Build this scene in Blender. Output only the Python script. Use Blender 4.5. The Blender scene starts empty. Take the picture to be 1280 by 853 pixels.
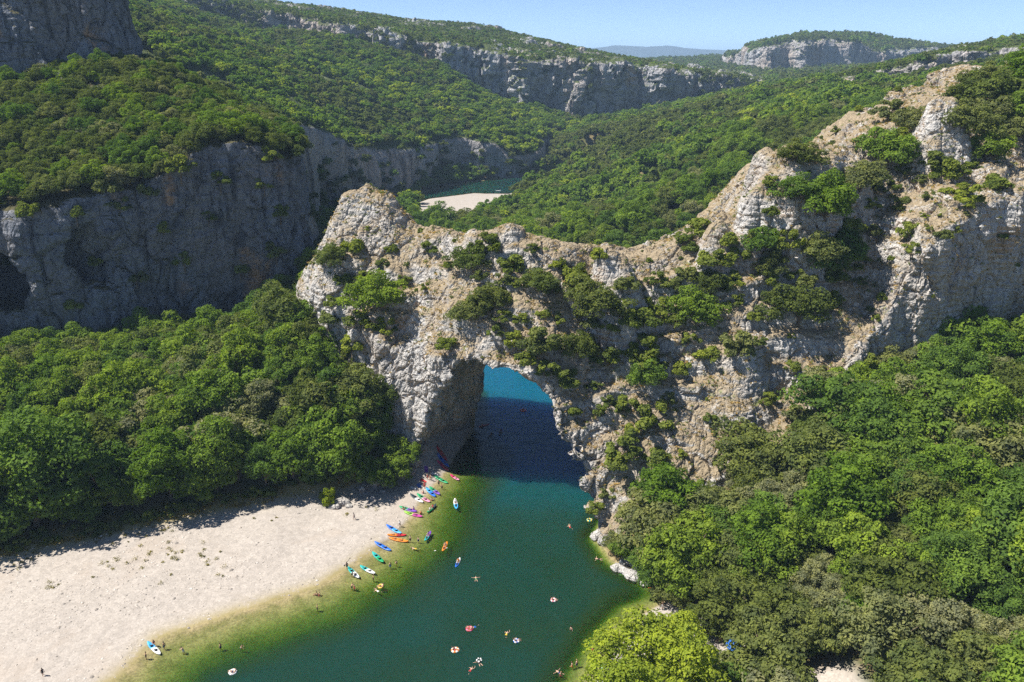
import bpy, math, random
import numpy as np
from mathutils import Vector, Matrix
from mathutils.bvhtree import BVHTree

sc = bpy.context.scene
col = sc.collection

# ---------------------------------------------------------------- camera, sky, sun, exposure
CAM_H, PITCH, LENS = 95.0, math.radians(19.1), 28.0
cam_d = bpy.data.cameras.new('camera'); cam = bpy.data.objects.new('camera', cam_d); col.objects.link(cam)
cam.location = (0, 0, CAM_H); cam.rotation_euler = (math.pi/2 - PITCH, 0, 0)
cam_d.lens = LENS; cam_d.sensor_width = 36.0; cam_d.clip_start = 1.0; cam_d.clip_end = 60000.0
sc.camera = cam

SUN_EL = math.radians(57.0)
SUN_AZ = (-0.998, -0.06)                       # ground direction towards the sun: left and beyond the arch
world = bpy.data.worlds.new('World'); sc.world = world; world.use_nodes = True
wn = world.node_tree.nodes; wl = world.node_tree.links
sky_n = wn.new('ShaderNodeTexSky'); sky_n.sky_type = 'NISHITA'; sky_n.sun_disc = False
sky_n.sun_elevation = SUN_EL; sky_n.sun_rotation = math.atan2(SUN_AZ[0], SUN_AZ[1]) % (2*math.pi)
sky_n.altitude = 5500.0; sky_n.air_density = 0.75; sky_n.dust_density = 0.0; sky_n.ozone_density = 1.0
wl.new(sky_n.outputs[0], wn['Background'].inputs[0]); wn['Background'].inputs[1].default_value = 0.095
sun_d = bpy.data.lights.new('sun', 'SUN'); sun_d.energy = 4.6; sun_d.angle = math.radians(0.53); sun_d.color = (1.0, 0.955, 0.88)
sun = bpy.data.objects.new('sun', sun_d); col.objects.link(sun)
_l = Vector((-SUN_AZ[0]*math.cos(SUN_EL), -SUN_AZ[1]*math.cos(SUN_EL), -math.sin(SUN_EL)))
sun.rotation_euler = _l.to_track_quat('-Z', 'Y').to_euler(); sun.location = (0, 0, 400)
sc.view_settings.view_transform = 'Standard'; sc.view_settings.look = 'None'
sc.view_settings.exposure = 1.0; sc.view_settings.gamma = 1.0; sc.view_settings.use_curve_mapping = False
sc.render.engine = 'CYCLES'
sc.cycles.max_bounces = 5; sc.cycles.diffuse_bounces = 3; sc.cycles.glossy_bounces = 2
sc.cycles.transmission_bounces = 3; sc.cycles.transparent_max_bounces = 6; sc.cycles.volume_bounces = 0
sc.cycles.caustics_reflective = False; sc.cycles.caustics_refractive = False
sc.cycles.use_denoising = False
sc.cycles.use_adaptive_sampling = True; sc.cycles.adaptive_threshold = 0.018

RNG = np.random.default_rng(7)
rnd = random.Random(11)

# ---------------------------------------------------------------- picture <-> place
_F = LENS/36.0*1280.0; _c, _s = math.cos(PITCH), math.sin(PITCH)
def ray(px, py):
    u = (px-640)/_F; v = (426.5-py)/_F
    return np.array((u, _c+v*_s, -_s+v*_c))
def at_z(px, py, z):
    d = ray(px, py); t = (z-CAM_H)/d[2]; return (d[0]*t, d[1]*t, z)
def at(px, py, Y):
    d = ray(px, py); t = Y/d[1]; return (d[0]*t, Y, CAM_H+d[2]*t)
def project(x, y, z):
    dz = z-CAM_H; w = _c*y-_s*dz
    return 640+_F*x/w, 426.5-_F*(_s*y+_c*dz)/w

# ---------------------------------------------------------------- noise
def _hash(ix, iy, iz, seed):
    h = (ix.astype(np.uint32)*np.uint32(374761393)) ^ (iy.astype(np.uint32)*np.uint32(668265263)) ^ (iz.astype(np.uint32)*np.uint32(2147483647)) ^ np.uint32((seed*2654435769) & 0xffffffff)
    h = (h ^ (h >> np.uint32(13)))*np.uint32(1274126177)
    h = (h ^ (h >> np.uint32(16)))*np.uint32(2246822519)
    h = h ^ (h >> np.uint32(15))
    return h.astype(np.float32)*np.float32(1/4294967295.0)
def vnoise(x, y, z=None, seed=0):
    x = np.asarray(x, np.float32); y = np.asarray(y, np.float32)
    z = np.zeros_like(x) if z is None else np.asarray(z, np.float32)
    fx, fy, fz = np.floor(x), np.floor(y), np.floor(z)
    ix, iy, iz = fx.astype(np.int32), fy.astype(np.int32), fz.astype(np.int32)
    tx, ty, tz = x-fx, y-fy, z-fz
    tx = tx*tx*tx*(tx*(tx*6-15)+10); ty = ty*ty*ty*(ty*(ty*6-15)+10); tz = tz*tz*tz*(tz*(tz*6-15)+10)
    def c(a, b, d): return _hash(ix+a, iy+b, iz+d, seed)
    x00 = c(0,0,0)*(1-tx)+c(1,0,0)*tx; x10 = c(0,1,0)*(1-tx)+c(1,1,0)*tx
    x01 = c(0,0,1)*(1-tx)+c(1,0,1)*tx; x11 = c(0,1,1)*(1-tx)+c(1,1,1)*tx
    a = x00*(1-ty)+x10*ty; b = x01*(1-ty)+x11*ty
    return (a*(1-tz)+b*tz)*2-1
def fbm(x, y, z=None, scale=1.0, octs=4, seed=0, gain=0.5):
    t = 0.0; a = 1.0; f = 1.0/scale; n = 0.0
    for o in range(octs):
        t = t+a*vnoise(x*f, y*f, None if z is None else z*f, seed+o*17); n += a; a *= gain; f *= 2.03
    return t/n
def ridged(x, y, z, scale, octs=3, seed=0):
    t = 0.0; a = 1.0; f = 1.0/scale; n = 0.0
    for o in range(octs):
        t = t+a*(1-2*np.abs(vnoise(x*f, y*f, z*f, seed+o*13))); n += a; a *= 0.5; f *= 2.1
    return t/n
def cells(x, y, z, scale, seed=0):
    """distance between nearest and second nearest cell point: zero in the cracks between blocks; plus a value per block"""
    x, y, z = (np.asarray(v, np.float32)/scale for v in (x, y, z))
    ix, iy, iz = (np.floor(v).astype(np.int32) for v in (x, y, z))
    d1 = np.full(x.shape, 9.0, np.float32); d2 = d1.copy(); val = np.zeros_like(d1)
    for a in (-1, 0, 1):
        for b in (-1, 0, 1):
            for c in (-1, 0, 1):
                jx, jy, jz = ix+a, iy+b, iz+c
                px = jx+_hash(jx, jy, jz, seed); py = jy+_hash(jx, jy, jz, seed+1); pz = jz+_hash(jx, jy, jz, seed+2)
                d = np.sqrt((px-x)**2+(py-y)**2+(pz-z)**2)
                nearer = d < d1
                d2 = np.where(nearer, d1, np.minimum(d2, d))
                val = np.where(nearer, _hash(jx, jy, jz, seed+3), val)
                d1 = np.where(nearer, d, d1)
    return d2-d1, val
def smooth(a, b, x):
    t = np.clip((x-a)/(b-a), 0, 1); return t*t*(3-2*t)

# ---------------------------------------------------------------- surfaces through scattered points
class RBF:
    def __init__(self, pts, lam=0.02):
        p = np.array(pts, float); n = len(p)
        self.p = p[:, :2]; self.c = self.p.mean(0); self.k = max(1.0, np.abs(self.p-self.c).max())
        q = (self.p-self.c)/self.k; self.q = q
        A = np.zeros((n+3, n+3)); d = np.sqrt(((q[:, None]-q[None])**2).sum(-1))
        A[:n, :n] = -d - np.eye(n)*lam/self.k; A[:n, n] = 1; A[:n, n+1:] = q; A[n, :n] = 1; A[n+1:, :n] = q.T
        self.w = np.linalg.lstsq(A, np.concatenate([p[:, 2], np.zeros(3)]), rcond=None)[0]
    def __call__(self, x, y):
        x = np.asarray(x, float); y = np.asarray(y, float); sh = x.shape; x = (x.ravel()-self.c[0])/self.k; y = (y.ravel()-self.c[1])/self.k
        out = self.w[-3]+self.w[-2]*x+self.w[-1]*y
        for i in range(len(self.q)):
            out = out-self.w[i]*np.sqrt((x-self.q[i, 0])**2+(y-self.q[i, 1])**2)
        return out.reshape(sh)
def poly_in(poly, x, y):
    """signed distance to a polygon, positive inside"""
    x = np.asarray(x, float); y = np.asarray(y, float)
    d = np.full(x.shape, 1e9); ins = np.zeros(x.shape, bool); n = len(poly)
    for i in range(n):
        ax, ay = poly[i]; bx, by = poly[(i+1) % n]
        ex, ey = bx-ax, by-ay; t = np.clip(((x-ax)*ex+(y-ay)*ey)/(ex*ex+ey*ey), 0, 1)
        d = np.minimum(d, (x-ax-t*ex)**2+(y-ay-t*ey)**2)
        cr = ((ay > y) != (by > y))
        if by != ay: ins ^= cr & (x < (bx-ax)*(y-ay)/(by-ay)+ax)
    return np.where(ins, 1, -1)*np.sqrt(d)

# ---------------------------------------------------------------- meshes
def mesh_from(name, verts, quads=None, tris=None, smooth_shade=False):
    me = bpy.data.meshes.new(name); verts = np.asarray(verts, np.float32)
    parts = []; sizes = []
    if quads is not None and len(quads): parts.append(np.asarray(quads, np.int32).ravel()); sizes.append(np.full(len(quads), 4, np.int32))
    if tris is not None and len(tris): parts.append(np.asarray(tris, np.int32).ravel()); sizes.append(np.full(len(tris), 3, np.int32))
    li = np.concatenate(parts); tot = np.concatenate(sizes); st = np.concatenate([[0], np.cumsum(tot)[:-1]]).astype(np.int32)
    me.vertices.add(len(verts)); me.vertices.foreach_set('co', verts.ravel())
    me.loops.add(len(li)); me.loops.foreach_set('vertex_index', li)
    me.polygons.add(len(tot)); me.polygons.foreach_set('loop_start', st); me.polygons.foreach_set('loop_total', tot)
    me.update(calc_edges=True)
    me.polygons.foreach_set('use_smooth', np.full(len(tot), smooth_shade)); me.update()
    return me
def float_attr(me, name, vals):
    a = me.attributes.new(name, 'FLOAT', 'POINT'); a.data.foreach_set('value', np.asarray(vals, np.float32).ravel())
def link(name, me, mat=None, parent=None, loc=None, rot=None, scale=None):
    o = bpy.data.objects.new(name, me); col.objects.link(o)
    if mat is not None and me is not None: 
        if not me.materials: me.materials.append(mat)
    if parent is not None: o.parent = parent
    if loc is not None: o.location = loc
    if rot is not None: o.rotation_euler = rot
    if scale is not None: o.scale = scale if hasattr(scale, '__len__') else (scale,)*3
    return o
def tag(o, label=None, cat=None, group=None, kind=None):
    if label: o['label'] = label
    if cat: o['category'] = cat
    if group: o['group'] = group
    if kind: o['kind'] = kind
    return o

def surface_nets(f, org, h):
    """quad surface where the field f crosses zero (positive inside)"""
    s = f > 0
    nx, ny, nz = f.shape
    cnt = np.zeros((nx-1, ny-1, nz-1), np.uint8)
    for a in (0, 1):
        for b in (0, 1):
            for c in (0, 1): cnt += s[a:nx-1+a, b:ny-1+b, c:nz-1+c]
    act = (cnt > 0) & (cnt < 8)
    idx = np.argwhere(act); vid = np.full(act.shape, -1, np.int32); vid[act] = np.arange(len(idx))
    ii, jj, kk = idx.T
    acc = np.zeros((len(idx), 3), np.float32); num = np.zeros(len(idx), np.float32)
    corner = {(a, b, c): f[ii+a, jj+b, kk+c] for a in (0, 1) for b in (0, 1) for c in (0, 1)}
    for ax in range(3):
        for u in (0, 1):
            for v in (0, 1):
                p0 = [0, 0, 0]; o = [q for q in range(3) if q != ax]; p0[o[0]] = u; p0[o[1]] = v
                p1 = list(p0); p1[ax] = 1
                f0, f1 = corner[tuple(p0)], corner[tuple(p1)]
                m = (f0 > 0) != (f1 > 0)
                t = np.where(m, f0/np.where(m, f0-f1, 1), 0)
                pos = np.array(p0, np.float32)[None].repeat(len(idx), 0); pos[:, ax] = t
                acc += pos*m[:, None]; num += m
    verts = (idx+acc/np.maximum(num, 1)[:, None])*h+np.asarray(org, np.float32)
    quads = []
    for ax in range(3):
        sl0 = [slice(None)]*3; sl1 = [slice(None)]*3; sl0[ax] = slice(0, -1); sl1[ax] = slice(1, None)
        a, b = s[tuple(sl0)], s[tuple(sl1)]
        e = np.argwhere(a != b); o = [q for q in range(3) if q != ax]
        dims = act.shape
        ok = (e[:, o[0]] > 0) & (e[:, o[1]] > 0) & (e[:, o[0]] < dims[o[0]]) & (e[:, o[1]] < dims[o[1]])
        e = e[ok]; flip = s[e[:, 0], e[:, 1], e[:, 2]]
        def cell(du, dv):
            q = e.copy(); q[:, o[0]] -= du; q[:, o[1]] -= dv; return vid[q[:, 0], q[:, 1], q[:, 2]]
        q4 = np.stack([cell(1, 1), cell(0, 1), cell(0, 0), cell(1, 0)], 1)
        if ax == 1: flip = ~flip
        q4 = np.where(flip[:, None], q4, q4[:, ::-1]); quads.append(q4)
    return verts, np.concatenate(quads)
def vert_normals(v, q):
    n = np.cross(v[q[:, 2]]-v[q[:, 0]], v[q[:, 3]]-v[q[:, 1]])
    out = np.zeros_like(v)
    for k in range(4): np.add.at(out, q[:, k], n)
    return out/np.maximum(np.linalg.norm(out, axis=1, keepdims=True), 1e-9)
def relax(v, q, it=1, w=0.5):
    for _ in range(it):
        acc = np.zeros_like(v); num = np.zeros(len(v), np.float32)
        for k in range(4):
            for j in (1, 3):
                np.add.at(acc, q[:, k], v[q[:, (k+j) % 4]]); np.add.at(num, q[:, k], 1)
        v = v*(1-w)+acc/np.maximum(num, 1)[:, None]*w
    return v
def subdivide(v, q):
    n = len(v); e = np.concatenate([q[:, [k, (k+1) % 4]] for k in range(4)]); e.sort(axis=1)
    key = e[:, 0].astype(np.int64)*n+e[:, 1]; uk, inv = np.unique(key, return_inverse=True)
    ev = (v[uk//n]+v[uk % n])*0.5; fc = v[q].mean(1)
    m = len(q); ei = [n+inv[k*m:(k+1)*m] for k in range(4)]; fi = n+len(uk)+np.arange(m)
    nv = np.concatenate([v, ev, fc]).astype(np.float32)
    nq = np.concatenate([np.stack([q[:, k], ei[k], fi, ei[k-1]], 1) for k in range(4)])
    return nv, nq

# ---------------------------------------------------------------- material helpers
class NT:
    def __init__(self, name):
        self.m = bpy.data.materials.new(name); self.m.use_nodes = True
        self.t = self.m.node_tree; self.t.nodes.clear()
        self.out = self.t.nodes.new('ShaderNodeOutputMaterial')
    def n(self, typ, **kw):
        nd = self.t.nodes.new(typ)
        for k, v in kw.items(): setattr(nd, k, v)
        return nd
    def l(self, a, b): self.t.links.new(a, b)
    def set(self, sock, v):
        if hasattr(v, 'is_output'): self.l(v, sock)
        elif v is not None: sock.default_value = v
    def pos(self): return self.n('ShaderNodeNewGeometry').outputs['Position']
    def attr(self, name): return self.n('ShaderNodeAttribute', attribute_name=name).outputs['Fac']
    def mapping(self, vec, scale):
        nd = self.n('ShaderNodeMapping'); self.l(vec, nd.inputs['Vector']); nd.inputs['Scale'].default_value = scale; return nd.outputs[0]
    def noise(self, vec, scale, detail=4, rough=0.55, dist=0.0):
        nd = self.n('ShaderNodeTexNoise'); self.l(vec, nd.inputs['Vector'])
        nd.inputs['Scale'].default_value = scale; nd.inputs['Detail'].default_value = detail; nd.inputs['Roughness'].default_value = rough; nd.inputs['Distortion'].default_value = dist
        return nd.outputs[0]
    def voro(self, vec, scale, feature='F1', out=0):
        nd = self.n('ShaderNodeTexVoronoi', feature=feature); self.l(vec, nd.inputs['Vector']); nd.inputs['Scale'].default_value = scale; return nd.outputs[out]
    def ramp(self, fac, stops, interp='LINEAR'):
        nd = self.n('ShaderNodeValToRGB'); self.l(fac, nd.inputs[0]); r = nd.color_ramp; r.interpolation = interp
        while len(r.elements) < len(stops): r.elements.new(0.5)
        for e, (p, c) in zip(r.elements, stops):
            e.position = p; e.color = (c, c, c, 1) if not hasattr(c, '__len__') else (*c, 1)
        return nd.outputs[0]
    def mix(self, fac, a, b, blend='MIX'):
        nd = self.n('ShaderNodeMix', data_type='RGBA', blend_type=blend)
        self.set(nd.inputs[0], fac)
        for s, v in ((nd.inputs[6], a), (nd.inputs[7], b)):
            if hasattr(v, 'is_output'): self.l(v, s)
            else: s.default_value = (*v, 1) if len(v) == 3 else v
        return nd.outputs[2]
    def math(self, op, a, b=None, c=None):
        nd = self.n('ShaderNodeMath', operation=op)
        for i, v in enumerate((a, b, c)):
            if v is not None: self.set(nd.inputs[i], v)
        return nd.outputs[0]
    def rng(self, v, a, b, c=0.0, d=1.0, interp='SMOOTHSTEP'):
        nd = self.n('ShaderNodeMapRange', interpolation_type=interp); self.l(v, nd.inputs[0])
        for i, x in enumerate((a, b, c, d)): nd.inputs[1+i].default_value = x
        return nd.outputs[0]
    def bump(self, h, strength=0.5, dist=0.3):
        nd = self.n('ShaderNodeBump'); self.l(h, nd.inputs['Height']); nd.inputs['Strength'].default_value = strength; nd.inputs['Distance'].default_value = dist; return nd.outputs[0]
    def principled(self, color, rough=0.85, normal=None, spec=0.25):
        b = self.n('ShaderNodeBsdfPrincipled'); self.set(b.inputs['Base Color'], (*color, 1) if isinstance(color, tuple) and len(color) == 3 else color)
        self.set(b.inputs['Roughness'], rough); b.inputs['Specular IOR Level'].default_value = spec
        if normal is not None: self.l(normal, b.inputs['Normal'])
        return b.outputs[0]
    def surf(self, sh): self.l(sh, self.out.inputs['Surface']); return self.m

_flat = {}
def paint(name, color, rough=0.5, spec=0.4):
    if name not in _flat:
        t = NT(name); p = t.n('ShaderNodeTexCoord').outputs['Object']
        v = t.noise(p, 6.0, 3)
        cc = t.mix(v, tuple(x*0.86 for x in color), tuple(min(1, x*1.1) for x in color))
        _flat[name] = t.surf(t.principled(cc, rough, None, spec))
    return _flat[name]

# ---------------------------------------------------------------- river outline and ground heights
BEACH_L = [(-150, 20), (-110, 50), (-85, 80), (-64, 105), (-61.6, 114.6), (-51, 121), (-36.9, 129.2), (-32, 135.7), (-23.9, 147.2), (-20.4, 162), (-16.5, 175.5), (-15, 183)]
BACK = [(-13, 190), (-10.5, 200), (-12, 225), (-34, 262), (-54, 310), (-76, 370), (-92, 430), (-100, 500), (-90, 590), (-66, 642), (-34, 692), (0, 726), (40, 745), (80, 800),
        (100, 780), (60, 718), (32, 684), (16, 654), (-3, 626), (-30, 630), (-62, 602), (-80, 550), (-82, 500), (-72, 440), (-48, 380), (-24, 320), (0, 272), (25, 240), (40, 215), (36, 195), (25, 165), (18, 146.6), (20.3, 138.4), (26.4, 131), (29.3, 126.5)]
BAY = [(29.3, 125.6), (23, 121), (17.5, 113), (12.5, 104.4), (8, 95), (4, 80), (0, 50), (0, 10)]
RIVER = BEACH_L+BACK+BAY
def line_dist(pl, x, y):
    d = np.full(np.shape(x), 1e9)
    for (ax, ay), (bx, by) in zip(pl[:-1], pl[1:]):
        ex, ey = bx-ax, by-ay; t = np.clip(((x-ax)*ex+(y-ay)*ey)/(ex*ex+ey*ey), 0, 1)
        d = np.minimum(d, np.hypot(x-ax-t*ex, y-ay-t*ey))
    return d
P = []                                              # valley floor and forested slopes
P += [(-104, 138, 1.6), (-89, 144, 1.6), (-69, 153.5, 1.7), (-55.8, 157, 1.7), (-39.6, 166, 1.6), (-27, 174, 1.4), (-85, 120, 1.2), (-100, 125, 1.3), (-120, 110, 1.8), (-120, 80, 1.5), (-140, 60, 1.5), (-70, 130, 1.1), (-50, 143, 1.2), (-140, 128, 2)]
P += [(-104, 150, 4), (-80, 165, 6), (-60, 172, 7), (-45, 183, 18), (-34, 180, 14), (-32, 175, 5), (-40, 177, 11), (-50, 188, 24), (-58, 196, 26), (-52, 180, 13), (-64, 188, 16), (-62, 205, 26), (-130, 160, 6), (-160, 150, 6), (-110, 190, 10), (-85, 200, 11), (-70, 215, 14), (-150, 190, 10),
      (-150, 222, 13), (-109, 235, 14), (-88, 245, 13), (-75, 235, 14), (-60, 252, 24), (-62, 270, 26), (-60, 300, 14), (-72, 320, 20), (-60, 350, 5), (-80, 400, 3), (-40, 260, 12), (-30, 300, 6), (-200, 150, 8), (-260, 200, 15), (-200, 210, 20)]
P += [(36, 130, 3), (45, 140, 9), (38, 108, 1.6), (32, 112, 1.5), (28, 100, 1.5), (45, 95, 3), (25, 80, 1.5), (60, 90, 8), (73, 87, 13), (90, 85, 18), (60, 120, 10), (80, 130, 18), (100, 140, 22), (120, 150, 26), (60, 148, 13), (45, 152, 11), (30, 146, 5),
      (140, 130, 32), (80, 160, 21), (95, 165, 24), (92, 172, 25), (110, 176, 27), (130, 184, 30), (160, 192, 36), (60, 60, 8), (30, 40, 3), (140, 80, 30), (70, 158, 20), (58, 153, 13), (170, 170, 40)]
P += [(60, 230, 5), (100, 260, 15), (140, 300, 25), (100, 330, 14), (200, 250, 50), (85, 430, 6), (80, 520, 5), (62, 610, 4), (40, 670, 3), (20, 330, 3), (0, 420, 3), (-10, 490, 2), (-30, 560, 1.2), (0, 600, 1.5), (60, 330, 6), (50, 260, 5)]
def B(px, py, Y, dz=0.0):
    x, y, z = at(px, py, Y); return (x, y, z+dz)
P += [B(700, 300, 400), B(760, 290, 380), B(830, 270, 370), B(900, 240, 370), B(940, 175, 470), B(870, 190, 520), B(800, 215, 520), B(740, 235, 560), B(700, 238, 600), B(800, 165, 700), B(740, 170, 800), B(690, 190, 800), B(880, 140, 800), B(1000, 120, 700), B(1100, 112, 620),
      B(1020, 150, 480), B(1150, 118, 560), B(1270, 108, 560), B(1000, 108, 1000), B(950, 118, 1050), B(1080, 96, 1000), B(900, 128, 1000), B(960, 100, 1400), B(1000, 90, 1650), B(1080, 88, 1600), B(1160, 80, 1500), B(1270, 80, 1500),
      B(880, 72, 2600), B(780, 80, 2600), B(700, 80, 2600), B(1000, 70, 2600), B(1250, 78, 2600), B(400, 70, 2600), B(100, 70, 2600)]
P += [(60, 780, 8), (75, 900, 20), (-200, 800, 20), (-500, 500, 60), (-700, 900, 110), (700, 500, 120), (900, 900, 120), (500, 250, 90), (-600, 150, 60), (-300, 20, 10), (300, 20, 60), (-1500, 1500, 150), (1500, 1500, 130),
      (-5000, 5000, 70), (5000, 5000, 70), (0, 6000, 60), (-9000, 14000, 40), (9000, 14000, 40), (0, 14000, 40), (-6000, 500, 80), (6000, 500, 80), (-3000, -300, 80), (3000, -300, 80)]
land = RBF(P)
def depth_at(x, y):
    dA = np.minimum(line_dist(BEACH_L, x, y), line_dist(BAY, x, y)); dB = line_dist(BACK, x, y)
    wob = fbm(x, y, scale=9.0, octs=3, seed=5)
    dA2 = np.maximum(dA+wob*1.1*np.clip(dA/3, 0, 1), 0)
    pa = 0.065*dA2+0.07*np.maximum(dA2-5, 0)+0.28*np.maximum(dA2-11, 0)
    dY = line_dist(BAY, x, y)+wob; pa = np.where(dY < dA+1.5, 0.16*np.maximum(dY, 0)+0.35*np.maximum(dY-3.5, 0), pa)
    pb = 0.25*dB+0.5*np.maximum(dB-1, 0)
    return np.minimum(np.minimum(pa, pb), 3.6+0.5*wob)
def ground(x, y):
    x = np.asarray(x, float); y = np.asarray(y, float)
    d = poly_in(RIVER, x, y); out = np.maximum(-d, 0)
    near = smooth(400, 60, np.abs(x))*smooth(420, 300, y)
    h = np.maximum(land(x, y), 0.4)
    rough = fbm(x, y, scale=14.0, octs=3, seed=3)*np.clip((h-1.5)/6, 0, 1)*1.2+fbm(x, y, scale=90.0, octs=3, seed=8)*np.clip((h-20)/40, 0, 1)*(1-near)*6
    r = np.clip(out/7.0, 0, 1)
    bar = fbm(x, y, scale=12.0, octs=2, seed=21)*0.15*np.clip(out/5, 0, 1)
    hl = 0.09*out*(1-r)+(h+rough)*r+bar
    return np.where(d > 0, -depth_at(x, y), hl)

# ---------------------------------------------------------------- rock masses: a footprint, a top, and noise
class Mass:
    def __init__(s, name, poly, top, box, h, warp=(2.0, 9.0), rough=1.2, lean=0.0, seed=1, cut=None, step=0.0):
        s.name, s.poly, s.box, s.h, s.warp, s.rough, s.lean, s.seed, s.cut = name, poly, box, h, warp, rough, lean, seed, cut
        s.top = RBF(top); s.step = step
    def foot(s, x, y): return poly_in(s.poly, x, y)+fbm(x, y, scale=s.warp[1], octs=3, seed=s.seed)*s.warp[0]
    def topz(s, x, y):
        t = s.top(x, y)+fbm(x, y, scale=10*s.h+6, octs=3, seed=s.seed+4)*s.rough*0.8
        if s.step:                                   # worn beds: ledges between short steep faces
            w = t+fbm(x, y, scale=30.0, octs=2, seed=s.seed+6)*5.0; k = w/s.step; fr = k-np.floor(k)
            m = smooth(-0.25, 0.35, fbm(x, y, scale=16.0, octs=3, seed=s.seed+7))
            t = t+(np.floor(k)+smooth(0.35, 0.95, fr)-k)*s.step*m*0.9
        return t
    def build(s):
        (x0, x1), (y0, y1), (z0, z1) = s.box; h = s.h
        xs = np.arange(x0, x1+h, h, dtype=np.float32); ys = np.arange(y0, y1+h, h, dtype=np.float32); zs = np.arange(z0, z1+h, h, dtype=np.float32)
        X, Y = np.meshgrid(xs, ys, indexing='ij')
        T = s.topz(X, Y).astype(np.float32); Fp = s.foot(X, Y).astype(np.float32)
        gx, gy = np.gradient(T, h); g = np.sqrt(1+np.minimum(gx*gx+gy*gy, 9.0)).astype(np.float32)
        f = np.empty((len(xs), len(ys), len(zs)), np.float32)
        for k, z in enumerate(zs):
            a = (T-z)/g; b = Fp+s.lean*(T-z) if s.lean else Fp
            m = np.minimum(a, b)
            if s.cut is not None: m = np.minimum(m, s.cut(X, Y, z))
            f[:, :, k] = m
        band = np.abs(f) < 3.0*s.rough+1.5*h
        i, j, k = np.nonzero(band); px, py, pz = xs[i], ys[j], zs[k]
        n = fbm(px, py, pz*0.6, scale=7.0*max(1, s.rough), octs=4, seed=s.seed+9, gain=0.55)*1.6
        n += ridged(px, py, pz*0.35, 12.0*max(1, s.rough), 2, s.seed+31)*0.7
        f[i, j, k] += (n*s.rough).astype(np.float32)
        f[0] = f[-1] = -1; f[:, 0] = f[:, -1] = -1; f[:, :, -1] = -1
        return surface_nets(f, (x0, y0, z0), h)

# the natural arch and the crags to its right
def tunnel(x, y, z):
    a = 0.917*x-0.4*y+fbm(x, y, np.full_like(x, z), scale=10.0, octs=3, seed=77)*2.2
    prof_a = np.array([-130, -70, -65, -61.4, -56, -52.3, -49, -46.2, -43.5, -41.9, -40.5])
    prof_z = np.array([31.8, 31.8, 31.2, 29.5, 26, 21.5, 16, 10.5, 4, -1, -7])
    vault = np.interp(a, prof_a, prof_z)
    w = fbm(x, y, np.full_like(x, z*0.8), scale=7.0, octs=3, seed=78)*2.2          # the left pillar leans out over the beach
    g = 0.81*(x+24.5)-0.58*(y-180.0)+w-np.interp(z, [-7, 0, 3, 5, 10, 16, 22, 29, 33], [-1.5, 0, 0.4, 1.5, 4.5, 7.5, 10.5, 14, 17])
    k = x-np.interp(z, [-7, 0, 5, 8, 22, 29, 33], [-12.5, -12, -12, -10.5, -8.5, -7, -5])*y/190.0+w*0.6
    d = np.minimum((vault-z)*0.6, np.maximum(g, k))
    return np.where(a < -40, -d, 6.0)
AP = []
for row in [
    (400, [(300, 203), (335, 198), (372, 194), (420, 189)]), (430, [(242, 206), (270, 203), (320, 198), (380, 191), (430, 185)]), (458, [(229, 206), (265, 202), (320, 197), (380, 190), (430, 183.5)]),
    (490, [(246, 204), (290, 199), (340, 192), (390, 185.5), (425, 181)]), (512, [(290, 201), (340, 192)]), (540, [(283, 197), (330, 190), (400, 180), (440, 174)]), (585, [(284, 192), (350, 181), (410, 173), (455, 168)]), (620, [(287, 188), (330, 181), (370, 176.5), (420, 170), (466, 165.5)]),
    (655, [(295, 186), (350, 178.5), (420, 169), (486, 161)]), (690, [(300, 184), (350, 178), (390, 172.5), (450, 164.5), (538, 154.5)]), (745, [(303, 183), (345, 178), (380, 173.5), (450, 165.5), (520, 158), (600, 152), (655, 148.5)]),
    (790, [(318, 180), (380, 173), (450, 166), (520, 159.5), (600, 153.5), (640, 150)]), (840, [(303, 182), (350, 177), (400, 172), (470, 166), (540, 160), (600, 155.5)]), (900, [(268, 188), (300, 184), (340, 179), (420, 172), (500, 166), (560, 161.5)]),
    (935, [(290, 186), (350, 179), (430, 172.5)]), (950, [(210, 196), (285, 190), (340, 182), (430, 174), (510, 168)]), (985, [(183, 200), (240, 194), (300, 186), (370, 180), (440, 174.5), (515, 169)]), (1030, [(176, 202), (230, 195), (300, 187), (370, 181), (430, 176), (480, 172)]),
    (1080, [(178, 202), (240, 195), (320, 185), (370, 181), (400, 178)]), (1105, [(150, 207), (220, 197), (280, 188), (340, 182), (372, 178.5)]), (1150, [(135, 212), (190, 202), (240, 190), (282, 181)]), (1180, [(118, 214), (165, 207), (200, 199), (258, 184)]), (1230, [(98, 218), (160, 209), (200, 199), (238, 187.5)]), (1280, [(88, 220), (150, 211), (200, 201), (232, 191)])]:
    for k_, (py, Y) in enumerate(row[1]):
        t_ = k_/(len(row[1])-1); wr = float(np.clip((row[0]-690)/60, 0, 1)); wb = float(np.clip((row[0]-745)/70, 0, 1))
        AP.append(at(row[0], py, Y+8*(1-t_)*wr-6*t_*wb*(row[0] < 1070)))
AP += [(-62, 205, 36), (-66, 215, 34), (-52, 217, 42), (-35, 219, 42), (-10, 209, 40), (20, 206, 40), (50, 205, 50), (80, 222, 68), (120, 235, 85), (160, 240, 92), (190, 225, 92), (150, 203, 75), (170, 206, 78), (200, 215, 82), (-56, 200, 30), (-48, 191, 28)]
ARCH_POLY = [(18, 146), (22, 145.6), (33, 147), (43, 150), (52, 152.5), (59, 156), (69, 164), (80, 171), (92, 177), (108, 183), (125, 190), (160, 201), (210, 216), (205, 250), (120, 248), (70, 224), (40, 212), (10, 206), (-18, 215), (-42, 222), (-55, 218), (-58, 208), (-53, 199), (-43, 189.5), (-30, 180.5), (-25, 177), (-5, 163)]
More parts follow.
